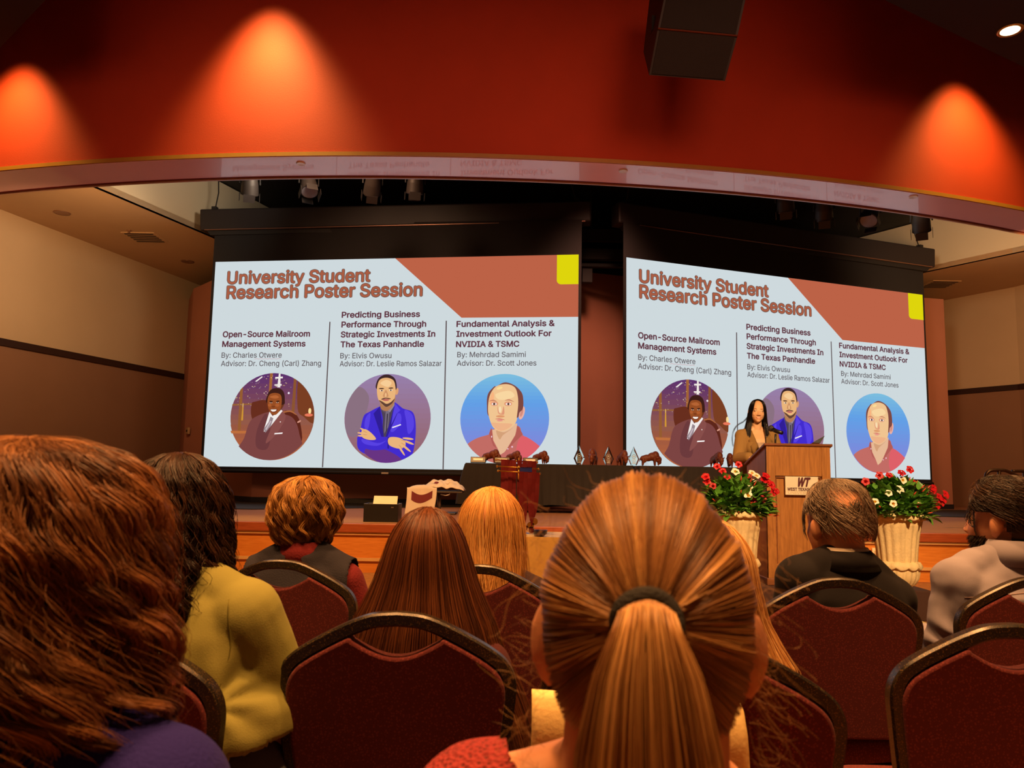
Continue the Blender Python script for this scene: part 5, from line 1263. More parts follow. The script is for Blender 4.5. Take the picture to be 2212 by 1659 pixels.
# ---------------- bodies
def head_parts(b, H, sc, face=False):
    R = H.to_3x3(); o = H.translation
    def E(c, r, rot=None, nu=24, nv=16): b.ell(o + R @ (Vector(c) * sc), [v * sc for v in r], (R @ rot) if rot is not None else R, nu, nv)
    E((0, -.012, .030), (.074, .092, .090)); E((0, .022, -.022), (.064, .070, .080)); E((0, .042, -.062), (.044, .048, .042)); E((0, .068, -.086), (.022, .020, .018))
    for s in (-1, 1):
        E((s * .081, -.010, -.004), (.010, .021, .033), Matrix.Rotation(s * -.55, 3, 'Z') @ Matrix.Rotation(.15, 3, 'X')); E((s * .078, -.004, -.032), (.009, .011, .013))
        E((s * .034, .057, -.022), (.023, .021, .025)); E((s * .031, .071, .010), (.016, .011, .011)); E((s * .028, .070, .027), (.020, .012, .010))
        E((s * .012, .095, -.030), (.009, .010, .008))
    E((0, .088, -.010), (.010, .016, .026), Matrix.Rotation(.35, 3, 'X')); E((0, .100, -.026), (.012, .012, .010)); E((0, .082, -.054), (.026, .010, .008)); E((0, .081, -.067), (.020, .010, .008))
def hand_parts(b, wrist, d, up, side, sc=1.0, curl=.5):
    """palm, four bent fingers of different length, thumb from the side of the palm"""
    d = Vector(d).normalized(); up = Vector(up); s = d.cross(up).normalized() * side; up = s.cross(d).normalized() * side
    w = Vector(wrist)
    for k in range(4):
        x = (k - 1.5) * .019 * sc; b.cap(w + d * .01, .017 * sc, w + d * .085 * sc + s * x, .0115 * sc, 10)
    for k, L in enumerate((.066, .076, .070, .054)):
        x = (k - 1.5) * .020 * sc; p = w + d * .088 * sc + s * x; dd = (d - up * curl * .35).normalized(); q = p + dd * L * .55 * sc; d2 = (d - up * curl * 1.2).normalized(); r = q + d2 * L * .5 * sc
        b.cap(p, .0092 * sc, q, .0085 * sc, 8); b.cap(q, .0085 * sc, r, .007 * sc, 8)
    p = w + d * .03 * sc - s * .024 * sc; q = p + (d * .7 - s * .6 - up * .2).normalized() * .042 * sc; r = q + (d - s * .1 - up * .3).normalized() * .030 * sc
    b.cap(p, .014 * sc, q, .0105 * sc, 8); b.cap(q, .0105 * sc, r, .008 * sc, 8)
def ring(z, w, d, y, n=28, p=2.4):
    out = []
    for i in range(n):
        a = 2 * PI * i / n; c, s = math.cos(a), math.sin(a)
        out.append((w * math.copysign(abs(c) ** (2 / p), c), y + d * math.copysign(abs(s) ** (2 / p), s), z))
    return out
class Person:
    """seated figure: origin on the floor under the head, facing +y"""
    def __init__(self, name_label, hx, hy, top, sw=.19, girth=1.0, yaw=0.0, hyaw=0.0, hpitch=0.0, hs=1.0, dzs=-.15, dys=0.0, tilt=0.0, elbow=.04, arms_fwd=.0, hips_x=0.0, nk=.054):
        self.nk = nk
        self.root = empty('person', (hx, hy, 0), name_label, 'person', None, yaw)
        self.zc = top - .12 * hs; self.sw = sw; self.g = girth; self.hs = hs; self.zs = self.zc + dzs - .02; self.dys = dys; self.tilt = tilt
        self.H = Matrix.Translation((0, 0, self.zc)) @ Matrix.Rotation(hyaw, 4, 'Z') @ Matrix.Rotation(hpitch, 4, 'X') @ Matrix.Rotation(tilt, 4, 'Y')
        self.HS = self.H @ Matrix.Scale(hs, 4); self.elbow = elbow; self.af = arms_fwd; self.hx_ = hips_x
        self.sh = [Vector((s * (sw - .05), -.035 + dys, self.zs - .03)) for s in (-1, 1)]
        self.el = [Vector((s * (sw + elbow), .02 + dys + arms_fwd, self.zs - .30)) for s in (-1, 1)]
        self.wr = [Vector((s * .10, .27 + dys, .66)) for s in (-1, 1)]
        self.hip = [Vector((s * .09 + hips_x, .0, .575)) for s in (-1, 1)]; self.kn = [Vector((s * .12 + hips_x, .43, .56)) for s in (-1, 1)]; self.an = [Vector((s * .11 + hips_x, .44, .10)) for s in (-1, 1)]
    def torso(self, b, inf=0.0, neck=True):
        g, sw, zs, dy = self.g, self.sw, self.zs, self.dys
        h = zs - .5
        yb = lambda f: -.01 + dy * f + .0
        R = [ring(.49, .165 * g + inf, .12 * g + inf, 0), ring(.56, .185 * g + inf, .135 * g + inf, 0), ring(.5 + h * .35, .155 * g + inf, .118 * g + inf, yb(.3)), ring(.5 + h * .65, .165 * g + inf, .118 * g + inf, yb(.65)),
             ring(.5 + h * .86, sw - .025 + inf, .10 * g ** .5 + inf, yb(.9) - .015), ring(zs - .012, sw * .78 + inf, .075 + inf, yb(1) - .025), ring(zs + .018 + inf * .3, sw * .50 + inf * .5, .062 + inf * .6, yb(1) - .03), ring(zs + .048 + inf * .3, .066 + inf * .5, .056 + inf * .5, yb(1) - .032)]
        b.loft(R)
        for s, p in zip((-1, 1), self.sh):
            b.ell(p, (.058 + inf, .060 + inf, .055 + inf)); b.cap((s * .035, -.035 + dy * .8, zs + .045), .042 + inf * .6, p + Vector((0, 0, .012)), .042 + inf)
    def arms(self, b, inf=0.0, part=1.0, which=(0, 1)):
        for i in which:
            g = .5 + .5 * self.g
            b.cap(self.sh[i], .054 * g + inf, self.el[i], .044 * g + inf)
            e = self.el[i].lerp(self.wr[i], part); b.cap(self.el[i], .043 * g + inf, e, .043 * g + inf + (.028 - .043 * g) * part)
    def legs(self, b, inf=0.0):
        g = self.g
        b.ell((self.hx_, -.01, .57), (.175 * g + inf, .13 * g + inf, .085 + inf))
        for i in (0, 1):
            b.cap(self.hip[i], .088 * min(g, 1.15) + inf, self.kn[i], .062 + inf); b.cap(self.kn[i], .060 + inf, self.an[i], .038 + inf * 1.6)
    def body(self, voxel=.007, face=False):
        b = MB(); head_parts(b, self.H, self.hs)
        b.cap(self.H @ Vector((0, -.025, -.05)), self.nk * self.hs, (0, -.035 + self.dys * .8, self.zs + .0), self.nk + .007)
        self.torso(b); self.arms(b); self.legs(b)
        for i, s in enumerate((-1, 1)):
            hand_parts(b, self.wr[i], Vector((-s * .2, .9, -.45)), Vector((0, .4, .9)), s)
            b.ell(self.an[i] + Vector((0, .07, -.055)), (.042, .12, .040))
        me = skin_of(b, voxel, 6, 'person_body'); self.body_mesh = me
        self.body_ob = link('body', me, M_SKIN, self.root); return self.body_ob
    def shoes(self):
        for i in (0, 1):
            b = MB(); b.ell(self.an[i] + Vector((0, .075, -.058)), (.050, .135, .042)); b.ell(self.an[i] + Vector((0, -.01, -.04)), (.045, .055, .05))
            link('shoe', skin_of(b, .01, 3, 'shoe'), M_SHOE, self.root)
    def garment(self, name, m, parts, inf, voxel=.008, wrinkle=.004, wscale=(9, 9, 5), cut=None, smooth_it=10, solid=0.0, label=None, folds=()):
        b = MB()
        for f in parts: f(b, inf)
        me = skin_of(b, voxel, smooth_it, name)
        if wrinkle:
            n = len(me.vertices); co = np.empty(n * 3, np.float32); me.vertices.foreach_get('co', co); co = co.reshape(-1, 3); nr = np.empty(n * 3, np.float32); me.vertices.foreach_get('normal', nr); nr = nr.reshape(-1, 3)
            d = np.array([noise.noise(Vector((x * wscale[0] + z * 2.5, y * wscale[1], z * wscale[2] - abs(x) * 6))) + .5 * noise.noise(Vector((x * wscale[0] * 2.2, y * 14, z * wscale[2] * 2.4 + x * 5))) for x, y, z in co])
            d = d * wrinkle
            for (c, amp, R, k, ph) in folds:      # creases fanning out from a point such as the armpit
                q = co - np.array(c); r = np.linalg.norm(q, axis=1); a = np.arctan2(q[:, 2], q[:, 0])
                d = d + amp * np.sin(a * k + ph + r * 30) * np.exp(-((r - R * .55) / (R * .45)) ** 2)
            me.vertices.foreach_set('co', (co + nr * d[:, None]).astype(np.float32).ravel()); me.update()
        if cut is not None:
            bm = bmesh.new(); bm.from_mesh(me); bmesh.ops.delete(bm, geom=[f for f in bm.faces if cut(f.calc_center_median())], context='FACES'); bm.to_mesh(me); bm.free()
        o = link(name, me, m, self.root)
        if solid: s = o.modifiers.new('t', 'SOLIDIFY'); s.thickness = solid; s.offset = 1
        if label: o['label'] = label
        self.last = me
        return o
    def trousers(self, m, name='trousers'): return self.garment(name, m, [self.legs], .012, .011, .005, smooth_it=8)
    def collar(self, m, r=.066, h=.045, name='collar', lean=.35, par=None, dz=.0):
        """standing band round the neck"""
        n = 36; rings_ = []
        for (q, k, off) in ((0, .10, .0), (1, .10, -.0), (1, .0, .006), (0, .0, .008)):
            row = []
            for i in range(n):
                a = 2 * PI * i / n; R = r + off + (.026 if q == 0 else 0)
                row.append((R * math.cos(a), -.033 + self.dys * .8 + R * .95 * math.sin(a), self.zs + .042 + dz + (h if q else -.018) - .03 * max(0, math.sin(a)) * 1.4))
            rings_.append(row)
        b = MB(); b.loft([rings_[0], rings_[1], rings_[2], rings_[3], rings_[0]], False)
        return b.build(name, m, self.root, smooth=True)
DARK = fabric('dark_trousers', (44, 38, 40)); DENIM = fabric('blue_denim', (92, 96, 110), 300)
def px_head(px, py, Y): return atY(px, py, Y)

SKULL = [(.124, 0, 0, 0), (.121, .020, .03, .02), (.110, .045, .060, .045), (.09, .062, .085, .065), (.06, .074, .101, .078), (.02, .080, .107, .084), (-.02, .080, .102, .082), (-.06, .070, .085, .07), (-.09, .058, .066, .05)]
def grow(rows, k): return [(z + k * max(0, (z - .02) / .1) * .9, w + k if w else 0, bd + k if bd else 0, fd + k if fd else 0) for z, w, bd, fd in rows]

# ---- A: curly auburn hair, left foreground
p = atY(66, 950, .74)
A = Person('person with big curly auburn hair and purple top, left foreground', p.x, .74, p.z - .012, sw=.205, girth=1.0, hs=1.0, dzs=-.130, yaw=-.05)
A.body(); A.trousers(DARK); A.shoes()
A.garment('sweater', fabric('purple_knit', (32, 23, 104), 240), [A.torso, A.arms], .014, wrinkle=.003)
prA = Profile([(.135, 0, 0, 0), (.130, .045, .05, .04), (.118, .080, .085, .07), (.10, .100, .105, .085), (.068, .119, .125, .09), (.03, .122, .135, .09), (-.025, .126, .140, .085), (-.065, .132, .145, .08), (-.11, .142, .140, .07), (-.16, .125, .125, .06), (-.21, .10, .11, .05)])
HA = hair_material('auburn_hair', [(66, 40, 26), (106, 66, 40), (146, 96, 58), (184, 128, 78)])
P1, t1 = hair_long(prA, 12500, 34, .75, locks=230, wave=.002, freq=3.3, helix=.026, spread=.012, s_end=(.45, 1.0), rootmax=.17, lay=(.76, 1.02), lockr=.0085, grow=.6, coh=.5)
hair_object('hair', P1, t1, .00050, .00026, HA, A.root, A.HS, shell_of(prA, .75, .70, prA.L * .9))
P2, t2 = hair_long(prA, 900, 34, .75, locks=300, wave=.006, freq=3.6, helix=.020, spread=.2, s_end=(.4, 1.0), rootmax=.16, lay=(1.0, 1.10), jit=.006)
hair_object('flyaway_hair', P2, t2 * .5 + .5, .00028, .00012, HA, A.root, A.HS)

# ---- B: dark ringlets, yellow-green top
p = atY(392, 984, 1.57)
B = Person('person with dark curly hair in yellow-green top and jeans', p.x, 1.57, p.z - .008, sw=.215, girth=1.24, hs=1.0, dzs=-.125, hyaw=-.55, yaw=-.12, elbow=.035, arms_fwd=.05, hips_x=.06)
B.body(); B.garment('jeans', DENIM, [B.legs, lambda b, i: b.ell((.05, -.01, .60), (.205 + i, .150 + i, .10 + i))], .012, .010, .004, smooth_it=6); B.shoes()
TOPB = fabric('chartreuse_jersey', (140, 136, 70), 400, .1)
B.garment('long_sleeved_top', TOPB, [B.torso, B.arms, lambda b, i: b.ell((.05, -.02, .70), (.215 + i, .165 + i, .13 + i))], .012, wrinkle=.0035, wscale=(7, 7, 8), smooth_it=4, solid=.003, cut=lambda c: c.z < .69 + .012 * math.sin(c.x * 25) and c.y < .14, folds=(((.175, -.13, B.zs - .17), .005, .10, 7, 0), ((-.175, -.13, B.zs - .17), .005, .10, 7, 1)))
sm = MB(); bv = BVHTree.FromPolygons([v.co for v in B.last.vertices], [tuple(q.vertices) for q in B.last.polygons])
seam = []
for k in range(16):
    z = B.zs + .01 - .21 * k / 15; hit = bv.ray_cast(Vector((.165 + .012 * math.sin(k * .25), -.5, z)), Vector((0, 1, 0)))
    if hit[0]: seam.append(hit[0] + Vector((0, -.003, 0)))
sm.tube(seam, .0018, 5); sm.build('sleeve_seam', mat('seam_olive', (104, 98, 30), .9), B.root, smooth=True)
TURN = -.50
B.HS = Matrix.Translation((0, 0, B.zc))
prB = Profile([(.134, 0, 0, 0), (.130, .03, .04, .03), (.114, .058, .07, .05), (.078, .086, .10, .075), (.03, .100, .115, .08), (-.06, .108, .150, .07), (-.13, .112, .205, .06), (-.20, .105, .235, .05), (-.30, .092, .245, .04), (-.38, .065, .240, .03)])
HB = hair_material('dark_curly_hair', [(26, 17, 14), (44, 28, 22), (64, 40, 28), (88, 56, 38)], .38)
P1, t1 = hair_long(prB, 5200, 48, .62, locks=170, wave=.001, freq=7.0, helix=.0135, spread=.012, s_end=(.72, 1.0), rootmax=.10, lay=(.82, 1.03), lockr=.0026, grow=.5)
hair_object('hair', P1, t1, .00080, .00045, HB, B.root, B.HS, shell_of(prB, .62, .72, prB.L * .9))
P2, t2 = hair_long(prB, 240, 44, .62, locks=120, wave=.004, freq=7, helix=.013, spread=.2, s_end=(.5, 1.0), lay=(1.0, 1.12), jit=.006, grow=.6)
hair_object('flyaway_hair', P2, t2, .0005, .0003, HB, B.root, B.HS)

TURN = 0.0
# ---- C: short wavy blond-brown hair, navy vest over maroon shirt
p = atY(672, 1034, 2.52)
C = Person('person with short wavy blond hair, navy vest over maroon shirt', p.x - .005, 2.52, p.z - .012, sw=.185, girth=1.02, hs=1.0, dzs=-.135, hyaw=-.5, yaw=-.05)
C.body(); C.trousers(DARK); C.shoes()
MAR = fabric('maroon_shirt', (112, 30, 34)); C.garment('shirt', MAR, [lambda b, i: C.arms(b, i), lambda b, i: C.torso(b, i - .004)], .010, wrinkle=.006)
C.garment('vest', fabric('navy_vest', (42, 40, 50), 260), [C.torso], .022, wrinkle=.003, solid=.004, cut=lambda c: abs(c.x) > C.sw - .022 and c.z > C.zs - .20)
C.collar(MAR, .062, .05)
prC = Profile([(.142, 0, 0, 0), (.138, .03, .035, .03), (.128, .062, .07, .055), (.105, .092, .098, .08), (.07, .110, .118, .09), (.03, .115, .122, .095), (-.015, .108, .118, .085), (-.05, .088, .104, .07), (-.085, .064, .086, .05), (-.11, .05, .07, .04)])
HC = hair_material('blond_streaked_hair', [(92, 58, 32), (146, 98, 50), (190, 136, 72), (222, 172, 100)])
P1, t1 = hair_long(prC, 5200, 22, .62, locks=210, wave=.004, freq=3.4, helix=.011, spread=.03, s_end=(.45, 1.0), rootmax=.20, lay=(.80, 1.05), lockr=.004, grow=.6)
hair_object('hair', P1, t1, .0009, .0004, HC, C.root, C.HS, shell_of(prC, .62, .80, prC.L * .95))

# ---- D: long straight brown hair
p = atY(925, 1096, 1.71)
D = Person('person with long straight brown hair in the centre chair', p.x, 1.71, p.z - .006, sw=.17, girth=.95, hs=.98, dzs=-.16, elbow=-.01)
D.body(); D.trousers(DARK); D.shoes(); D.garment('top', fabric('dark_red_top', (70, 26, 28)), [D.torso, D.arms], .012, wrinkle=.004)
prD = Profile([(.128, 0, 0, 0), (.124, .018, .03, .02), (.112, .044, .06, .04), (.09, .064, .085, .06), (.06, .079, .103, .07), (.02, .092, .112, .075), (-.03, .107, .118, .075), (-.08, .127, .135, .08), (-.12, .147, .150, .09), (-.18, .166, .160, .10), (-.25, .190, .165, .11, .012), (-.36, .214, .165, .12, .032), (-.46, .220, .160, .12, .040)])
HD = hair_material('brown_straight_hair', [(58, 31, 20), (84, 46, 28), (108, 61, 36), (140, 84, 48)], .36)
P1, t1 = hair_long(prD, 6500, 24, .62, locks=170, wave=.004, freq=1.2, spread=.05, s_end=(.84, 1.0), rootmax=.05, lay=(.90, 1.0), jit=.003, lockr=.002)
hair_object('hair', P1, t1, .00075, .0004, HD, D.root, D.HS, shell_of(prD, .62, .88, prD.L * .92))

# ---- E: long blonde hair, next row
p = atY(1063, 1052, 2.50)
E_ = Person('person with long blonde hair, seated ahead beside the medal rack', p.x, 2.50, p.z - .008, sw=.175, girth=.95, hs=1.0, dzs=-.155)
E_.body(); E_.trousers(DARK); E_.shoes(); E_.garment('top', fabric('dark_top', (54, 36, 36)), [E_.torso, E_.arms], .012, wrinkle=.004)
prE = Profile([(.130, 0, 0, 0), (.126, .022, .03, .02), (.112, .052, .065, .05), (.085, .076, .09, .065), (.05, .094, .108, .075), (.0, .101, .116, .075), (-.06, .105, .122, .07), (-.14, .112, .145, .07), (-.22, .122, .160, .07), (-.32, .125, .160, .07)])
HE = hair_material('blonde_hair', [(156, 100, 50), (196, 136, 70), (222, 168, 96), (238, 194, 126)])
P1, t1 = hair_long(prE, 4600, 22, .62, locks=120, wave=.006, freq=2.0, helix=.002, spread=.06, s_end=(.82, 1.0), rootmax=.05, lay=(.90, 1.0), jit=.004, lockr=.003)
hair_object('hair', P1, t1, .0010, .0005, HE, E_.root, E_.HS, shell_of(prE, .62, .88, prE.L * .92))

# ---- G: long light hair, hidden in front of the ponytail
p = atY(1512, 1122, 1.50)
G = Person('person with long light hair, mostly hidden ahead of the ponytailed person', p.x, 1.50, p.z, sw=.18, girth=.98, hs=1.0, dzs=-.16)
G.body(); G.trousers(DARK); G.shoes(); G.garment('top', fabric('dark_plum_top', (64, 30, 36)), [G.torso, G.arms], .012, wrinkle=.004)
prG = Profile([(.130, 0, 0, 0), (.126, .022, .03, .02), (.112, .052, .065, .05), (.085, .076, .09, .065), (.05, .092, .108, .075), (.0, .096, .116, .075), (-.06, .110, .122, .07), (-.11, .138, .135, .07), (-.15, .165, .150, .07), (-.20, .172, .150, .07)])
HG = hair_material('light_hair', [(170, 116, 66), (206, 150, 88), (228, 178, 112), (240, 202, 140)])
P1, t1 = hair_long(prG, 2600, 20, .62, locks=100, wave=.005, freq=1.5, spread=.05, s_end=(.86, 1.0), rootmax=.05, lay=(.92, 1.0), jit=.003, lockr=.002)
hair_object('hair', P1, t1, .0010, .0005, HG, G.root, G.HS, shell_of(prG, .62, .90, prG.L * .92))

# ---- H: grey, thinning hair, dark suit
p = atY(1806, 1040, 2.34)
Hh = Person('grey-haired person with thinning crown in dark suit, before the lectern', p.x, 2.34, p.z - .006, sw=.185, girth=1.08, elbow=-.03, hs=1.04, dzs=-.125, hyaw=.22, yaw=.10, hpitch=-.05)
for s_, dz in ((0, .02), (1, -.035)): Hh.sh[s_].z += dz
Hh.body(); Hh.trousers(DARK); Hh.shoes()
SUIT = fabric('charcoal_suit', (22, 18, 21), 400, .1)
Hh.garment('suit_jacket', SUIT, [Hh.torso, Hh.arms], .018, wrinkle=.003, wscale=(5, 5, 8), folds=(((-.13, -.12, Hh.zs - .15), .004, .10, 7, 0), ((.13, -.12, Hh.zs - .15), .004, .10, 7, 1)))
Hh.collar(mat('white_shirt_collar', (230, 214, 200), .8), .060, .044, 'shirt_collar'); Hh.collar(SUIT, .068, .036, 'jacket_collar')
prH = Profile(grow(SKULL, .011)); bald = Vector((-.38, -.58, .76)).normalized()
def is_bald(X):
    d = (X - np.array([0, -.01, .02])) / np.array([.085, .105, .105]); d /= np.linalg.norm(d, axis=1, keepdims=True); ang = np.arccos(np.clip(d @ np.array(bald), -1, 1)); return ang < (.36 + .30 * RNG.random(len(X)) ** 2)
HH = hair_material('grey_brown_hair', [(58, 46, 38), (92, 76, 62), (128, 110, 94), (170, 152, 134)])
P1, t1 = hair_short(prH, 5200, 10, .70, .20, .045, lift=.004, wave=.004, skip=is_bald, lay=(.93, 1.0), seed_turn=.8)
hair_object('hair', P1, t1, .0009, .00045, HH, Hh.root, Hh.HS)
P2, t2 = hair_short(prH, 420, 10, .70, .10, .05, lift=.002, lay=(.97, 1.02), seed_turn=1.2)
hair_object('thin_crown_hair', P2, t2 * .4 + .6, .0005, .0003, HH, Hh.root, Hh.HS)

# ---- I: dark short hair and beard, pale shirt
p = atY(2163, 1034, 2.38)
I = Person('dark-haired bearded person in a pale button-down shirt, right edge', p.x, 2.38, p.z - .006, sw=.225, girth=1.15, elbow=-.02, hs=1.05, dzs=-.125, hyaw=.62, yaw=.05)
I.body(); I.trousers(DARK); I.shoes()
SH = fabric('pale_shirt', (152, 146, 162), 500, .08, .04)
I.garment('shirt', SH, [I.torso, I.arms], .016, wrinkle=.012, wscale=(7, 7, 10), smooth_it=5, folds=(((-.165, -.10, I.zs - .19), .008, .15, 9, 0), ((.165, -.10, I.zs - .19), .008, .15, 9, 1)))
bv = BVHTree.FromPolygons([v.co for v in I.last.vertices], [tuple(q.vertices) for q in I.last.polygons])
yk = []
for k in range(25):
    x = -.20 + .40 * k / 24; hit = bv.ray_cast(Vector((x, -.6, I.zs - .055 + .012 * math.cos(x * 12))), Vector((0, 1, 0)))
    if hit[0]: yk.append(hit[0] + Vector((0, -.0006, 0)))
MB().tube(yk, .0014, 5).build('yoke_seam', mat('seam_grey', (150, 128, 128), .9), I.root, smooth=True)
pk = []
for k in range(10):
    hit = bv.ray_cast(Vector((.004 * math.sin(k), -.6, I.zs - .06 - .022 * k)), Vector((0, 1, 0)))
    if hit[0]: pk.append(hit[0] + Vector((0, -.003, 0)))
MB().tube(pk, .004, 6).build('back_pleat', SH, I.root, smooth=True)
I.collar(SH, .068, .055, 'shirt_collar')
prI = Profile(grow(SKULL, .014))
HI = hair_material('dark_short_hair', [(24, 17, 14), (38, 26, 20), (54, 37, 28), (78, 52, 36)])
P1, t1 = hair_short(prI, 6500, 10, .72, .205, .035, lift=.010, wave=.006, lay=(.93, 1.0), seed_turn=2.6, skip=lambda X: X[:, 2] > 9)
hair_object('hair', P1, t1, .0009, .00045, HI, I.root, I.HS, shell_without_ears(shell_of(prI, .85, .90, prI.L * .84)))
n = 1500; a = RNG.random(n) * 2.0 - 1.0; v = RNG.random(n)
bx_ = np.stack([.060 * np.sin(a * 1.45), .010 + .070 * np.cos(a * 1.35) - .012 * v, -.035 - .062 * v * (1 - .25 * np.abs(a))], -1)
dn = bx_ - np.array([0, .01, -.02]); dn /= np.linalg.norm(dn, axis=1, keepdims=True); t = np.linspace(0, 1, 5)[None, :, None]
Pb = bx_[:, None] + (dn[:, None] * .013 + np.array([0, .002, -.010]) + RNG.normal(size=(n, 1, 3)) * .003) * t
hair_object('beard', Pb, RNG.random(n), .0008, .0004, HI, I.root, I.HS)

# ---- F: ponytail, centre foreground
p = atY(1395, 1022, .64)
F = Person('person with light brown ponytail and coral lace top, centre foreground', p.x, .64, p.z - .010, sw=.175, girth=.95, hs=1.0, dzs=-.148, dys=.07, yaw=.02, hyaw=-.19, elbow=.05, nk=.063)
F.sh[0].z += .035; F.sh[1].z -= .02
F.body()
F.trousers(DARK); F.shoes()
def lace():
    m = bpy.data.materials.new('coral_lace'); m.use_nodes = True; nt = m.node_tree; b = nt.nodes['Principled BSDF']; b.inputs['Roughness'].default_value = .9
    tc = nt.nodes.new('ShaderNodeTexCoord'); v = nt.nodes.new('ShaderNodeTexVoronoi'); v.inputs['Scale'].default_value = 210; r = nt.nodes.new('ShaderNodeValToRGB')
    r.color_ramp.elements[0].color = lin((70, 18, 20)); r.color_ramp.elements[1].color = lin((150, 46, 46)); r.color_ramp.elements[0].position = .12; r.color_ramp.elements[1].position = .4
    bp = nt.nodes.new('ShaderNodeBump'); bp.inputs['Strength'].default_value = .7; bp.inputs['Distance'].default_value = .006
    nt.links.new(tc.outputs['Object'], v.inputs['Vector']); nt.links.new(v.outputs['Distance'], r.inputs[0]); nt.links.new(r.outputs[0], b.inputs['Base Color']); nt.links.new(v.outputs['Distance'], bp.inputs['Height']); nt.links.new(bp.outputs[0], b.inputs['Normal'])
    return m
F.garment('lace_top', lace(), [F.torso, F.arms], .012, .007, wrinkle=.002, cut=lambda c: math.hypot(c.x, (c.y - F.dys * .8) * .8) < .115 and c.z > F.zs - .05, solid=.003)
R3 = np.array([.0815, .1055, .112]); C3 = np.array([0, -.008, .012]); TIE = np.array([0, -.118, .030])
dT = (TIE - C3) / R3; dT /= np.linalg.norm(dT)
n = 9000; d0 = RNG.normal(size=(n * 3, 3)); d0 /= np.linalg.norm(d0, axis=1, keepdims=True)
P0 = C3 + d0 * R3
ok = ~((d0[:, 1] > .35) & (d0[:, 2] < .62)) & ~((d0[:, 2] < -.62) & (d0[:, 1] > -.72)) & (d0[:, 2] > -.86) & ~((np.abs(d0[:, 0]) > .72) & (d0[:, 1] > -.12) & (d0[:, 2] < .10)) & ~((d0[:, 2] < -.25) & (d0[:, 1] > -.20))
d0 = d0[ok][:n]; n = len(d0); N = 16; t = np.linspace(0, 1, N)[None, :, None]
om = np.arccos(np.clip(d0 @ dT, -1, 1))[:, None, None]; dd = (np.sin((1 - t) * om) * d0[:, None] + np.sin(t * om) * dT) / np.maximum(np.sin(om), 1e-3)
ridge = np.array([noise.noise(Vector((math.atan2(x, z - .03) * 3.2, 0, 2))) + .6 * noise.noise(Vector((math.atan2(x, z - .03) * 9, 1, 7))) for x, y, z in d0])
lift = 1.0 + (.012 + .03 * RNG.random(n) + .030 * ridge)[:, None, None] * np.sin(PI * np.clip(t * .9 + .1, 0, 1)) + .02 * t
Pp = C3 + dd * R3 * lift
ang = np.arctan2(d0[:, 0], d0[:, 2] - .03); end = np.stack([.016 * np.sin(ang), np.full(n, .0), .016 * np.cos(ang)], -1) * (.5 + .5 * RNG.random(n))[:, None]
Pp += end[:, None] * t ** 2
HF = hair_material('light_brown_hair', [(98, 64, 40), (138, 94, 56), (176, 126, 76), (214, 166, 104)], .36)
tone = np.clip(.46 + ridge * .75 + RNG.normal(size=n) * .13, 0, 1)
u_, v_ = np.meshgrid(np.linspace(0, 2 * PI, 49), np.linspace(.02, PI * .70, 30)); base = np.stack([np.cos(u_) * np.sin(v_), np.sin(u_) * np.sin(v_), np.cos(v_)], -1)
Rt = np.array(Matrix.Rotation(math.acos(.40), 3, 'X')); sv = (C3 + (base @ Rt.T) * R3 * .985).reshape(-1, 3)
sv_ok = [(i * 49 + j, i * 49 + j + 1, (i + 1) * 49 + j + 1, (i + 1) * 49 + j) for i in range(29) for j in range(48)]
sv_ok = [q for q in sv_ok if not (np.abs(sv[q[0]][0]) > .055 and sv[q[0]][1] > -.02 and sv[q[0]][2] < .02) and sv[q[0]][2] > -.085 and not (sv[q[0]][1] > .03 and sv[q[0]][2] < .07) and not (sv[q[0]][2] < -.02 and sv[q[0]][1] > -.035)]
hair_object('hair', Pp, tone, .00042, .00034, HF, F.root, F.HS, (sv, sv_ok))
# the tail itself
n = 2600; N = 24; t = np.linspace(0, 1, N)[None]; ls = RNG.random(34); lphi = RNG.random(34) * 2 * PI; lrr = np.sqrt(RNG.random(34)); k = RNG.integers(0, 34, n)
ph = lphi[k] + RNG.normal(size=n) * .25; rr = np.clip(lrr[k] + RNG.normal(size=n) * .12, 0, 1.05)
wid = np.interp(t[0], [0, .06, .18, .35, .6, .85, 1], [.014, .019, .032, .042, .047, .042, .016]); dep = np.interp(t[0], [0, .06, .18, .35, .6, 1], [.012, .016, .021, .024, .026, .012])
cy = np.interp(t[0], [0, .05, .12, .25, .5, 1], [-.112, -.134, -.142, -.148, -.150, -.145]); cz = .036 - np.interp(t[0], [0, .04, .12, 1], [0, -.006, .018, .30])
ln = (.80 + .22 * RNG.random(n))[:, None]; cz = .032 + (cz - .032)[None] * ln
X = rr[:, None] * wid[None] * np.cos(ph)[:, None] + .004 * np.sin(t * 7 + lphi[k][:, None]) * t; Yp = cy[None] + rr[:, None] * dep[None] * np.sin(ph)[:, None]
cz = cz + .011 * (1 - (rr * np.cos(ph))[:, None] ** 2) * np.exp(-t * 9)
hair_object('ponytail', np.stack([X, Yp, cz + 0 * X], -1), np.clip(.25 + ls[k] * .75 + RNG.normal(size=n) * .10, 0, 1), .00042, .00025, HF, F.root, F.HS)
tb = MB(); tb.tube([(F.HS @ Vector((.0182 * math.cos(a), -.123 + .003 * math.sin(a * 2), .032 + .0175 * math.sin(a)))) for a in np.linspace(0, 2 * PI, 33)[:-1]], .0068, 10, closed=True); tb.build('hair_tie', mat('black_elastic', (18, 14, 14), .8, bump=.5, bscale=500), F.root, smooth=True)
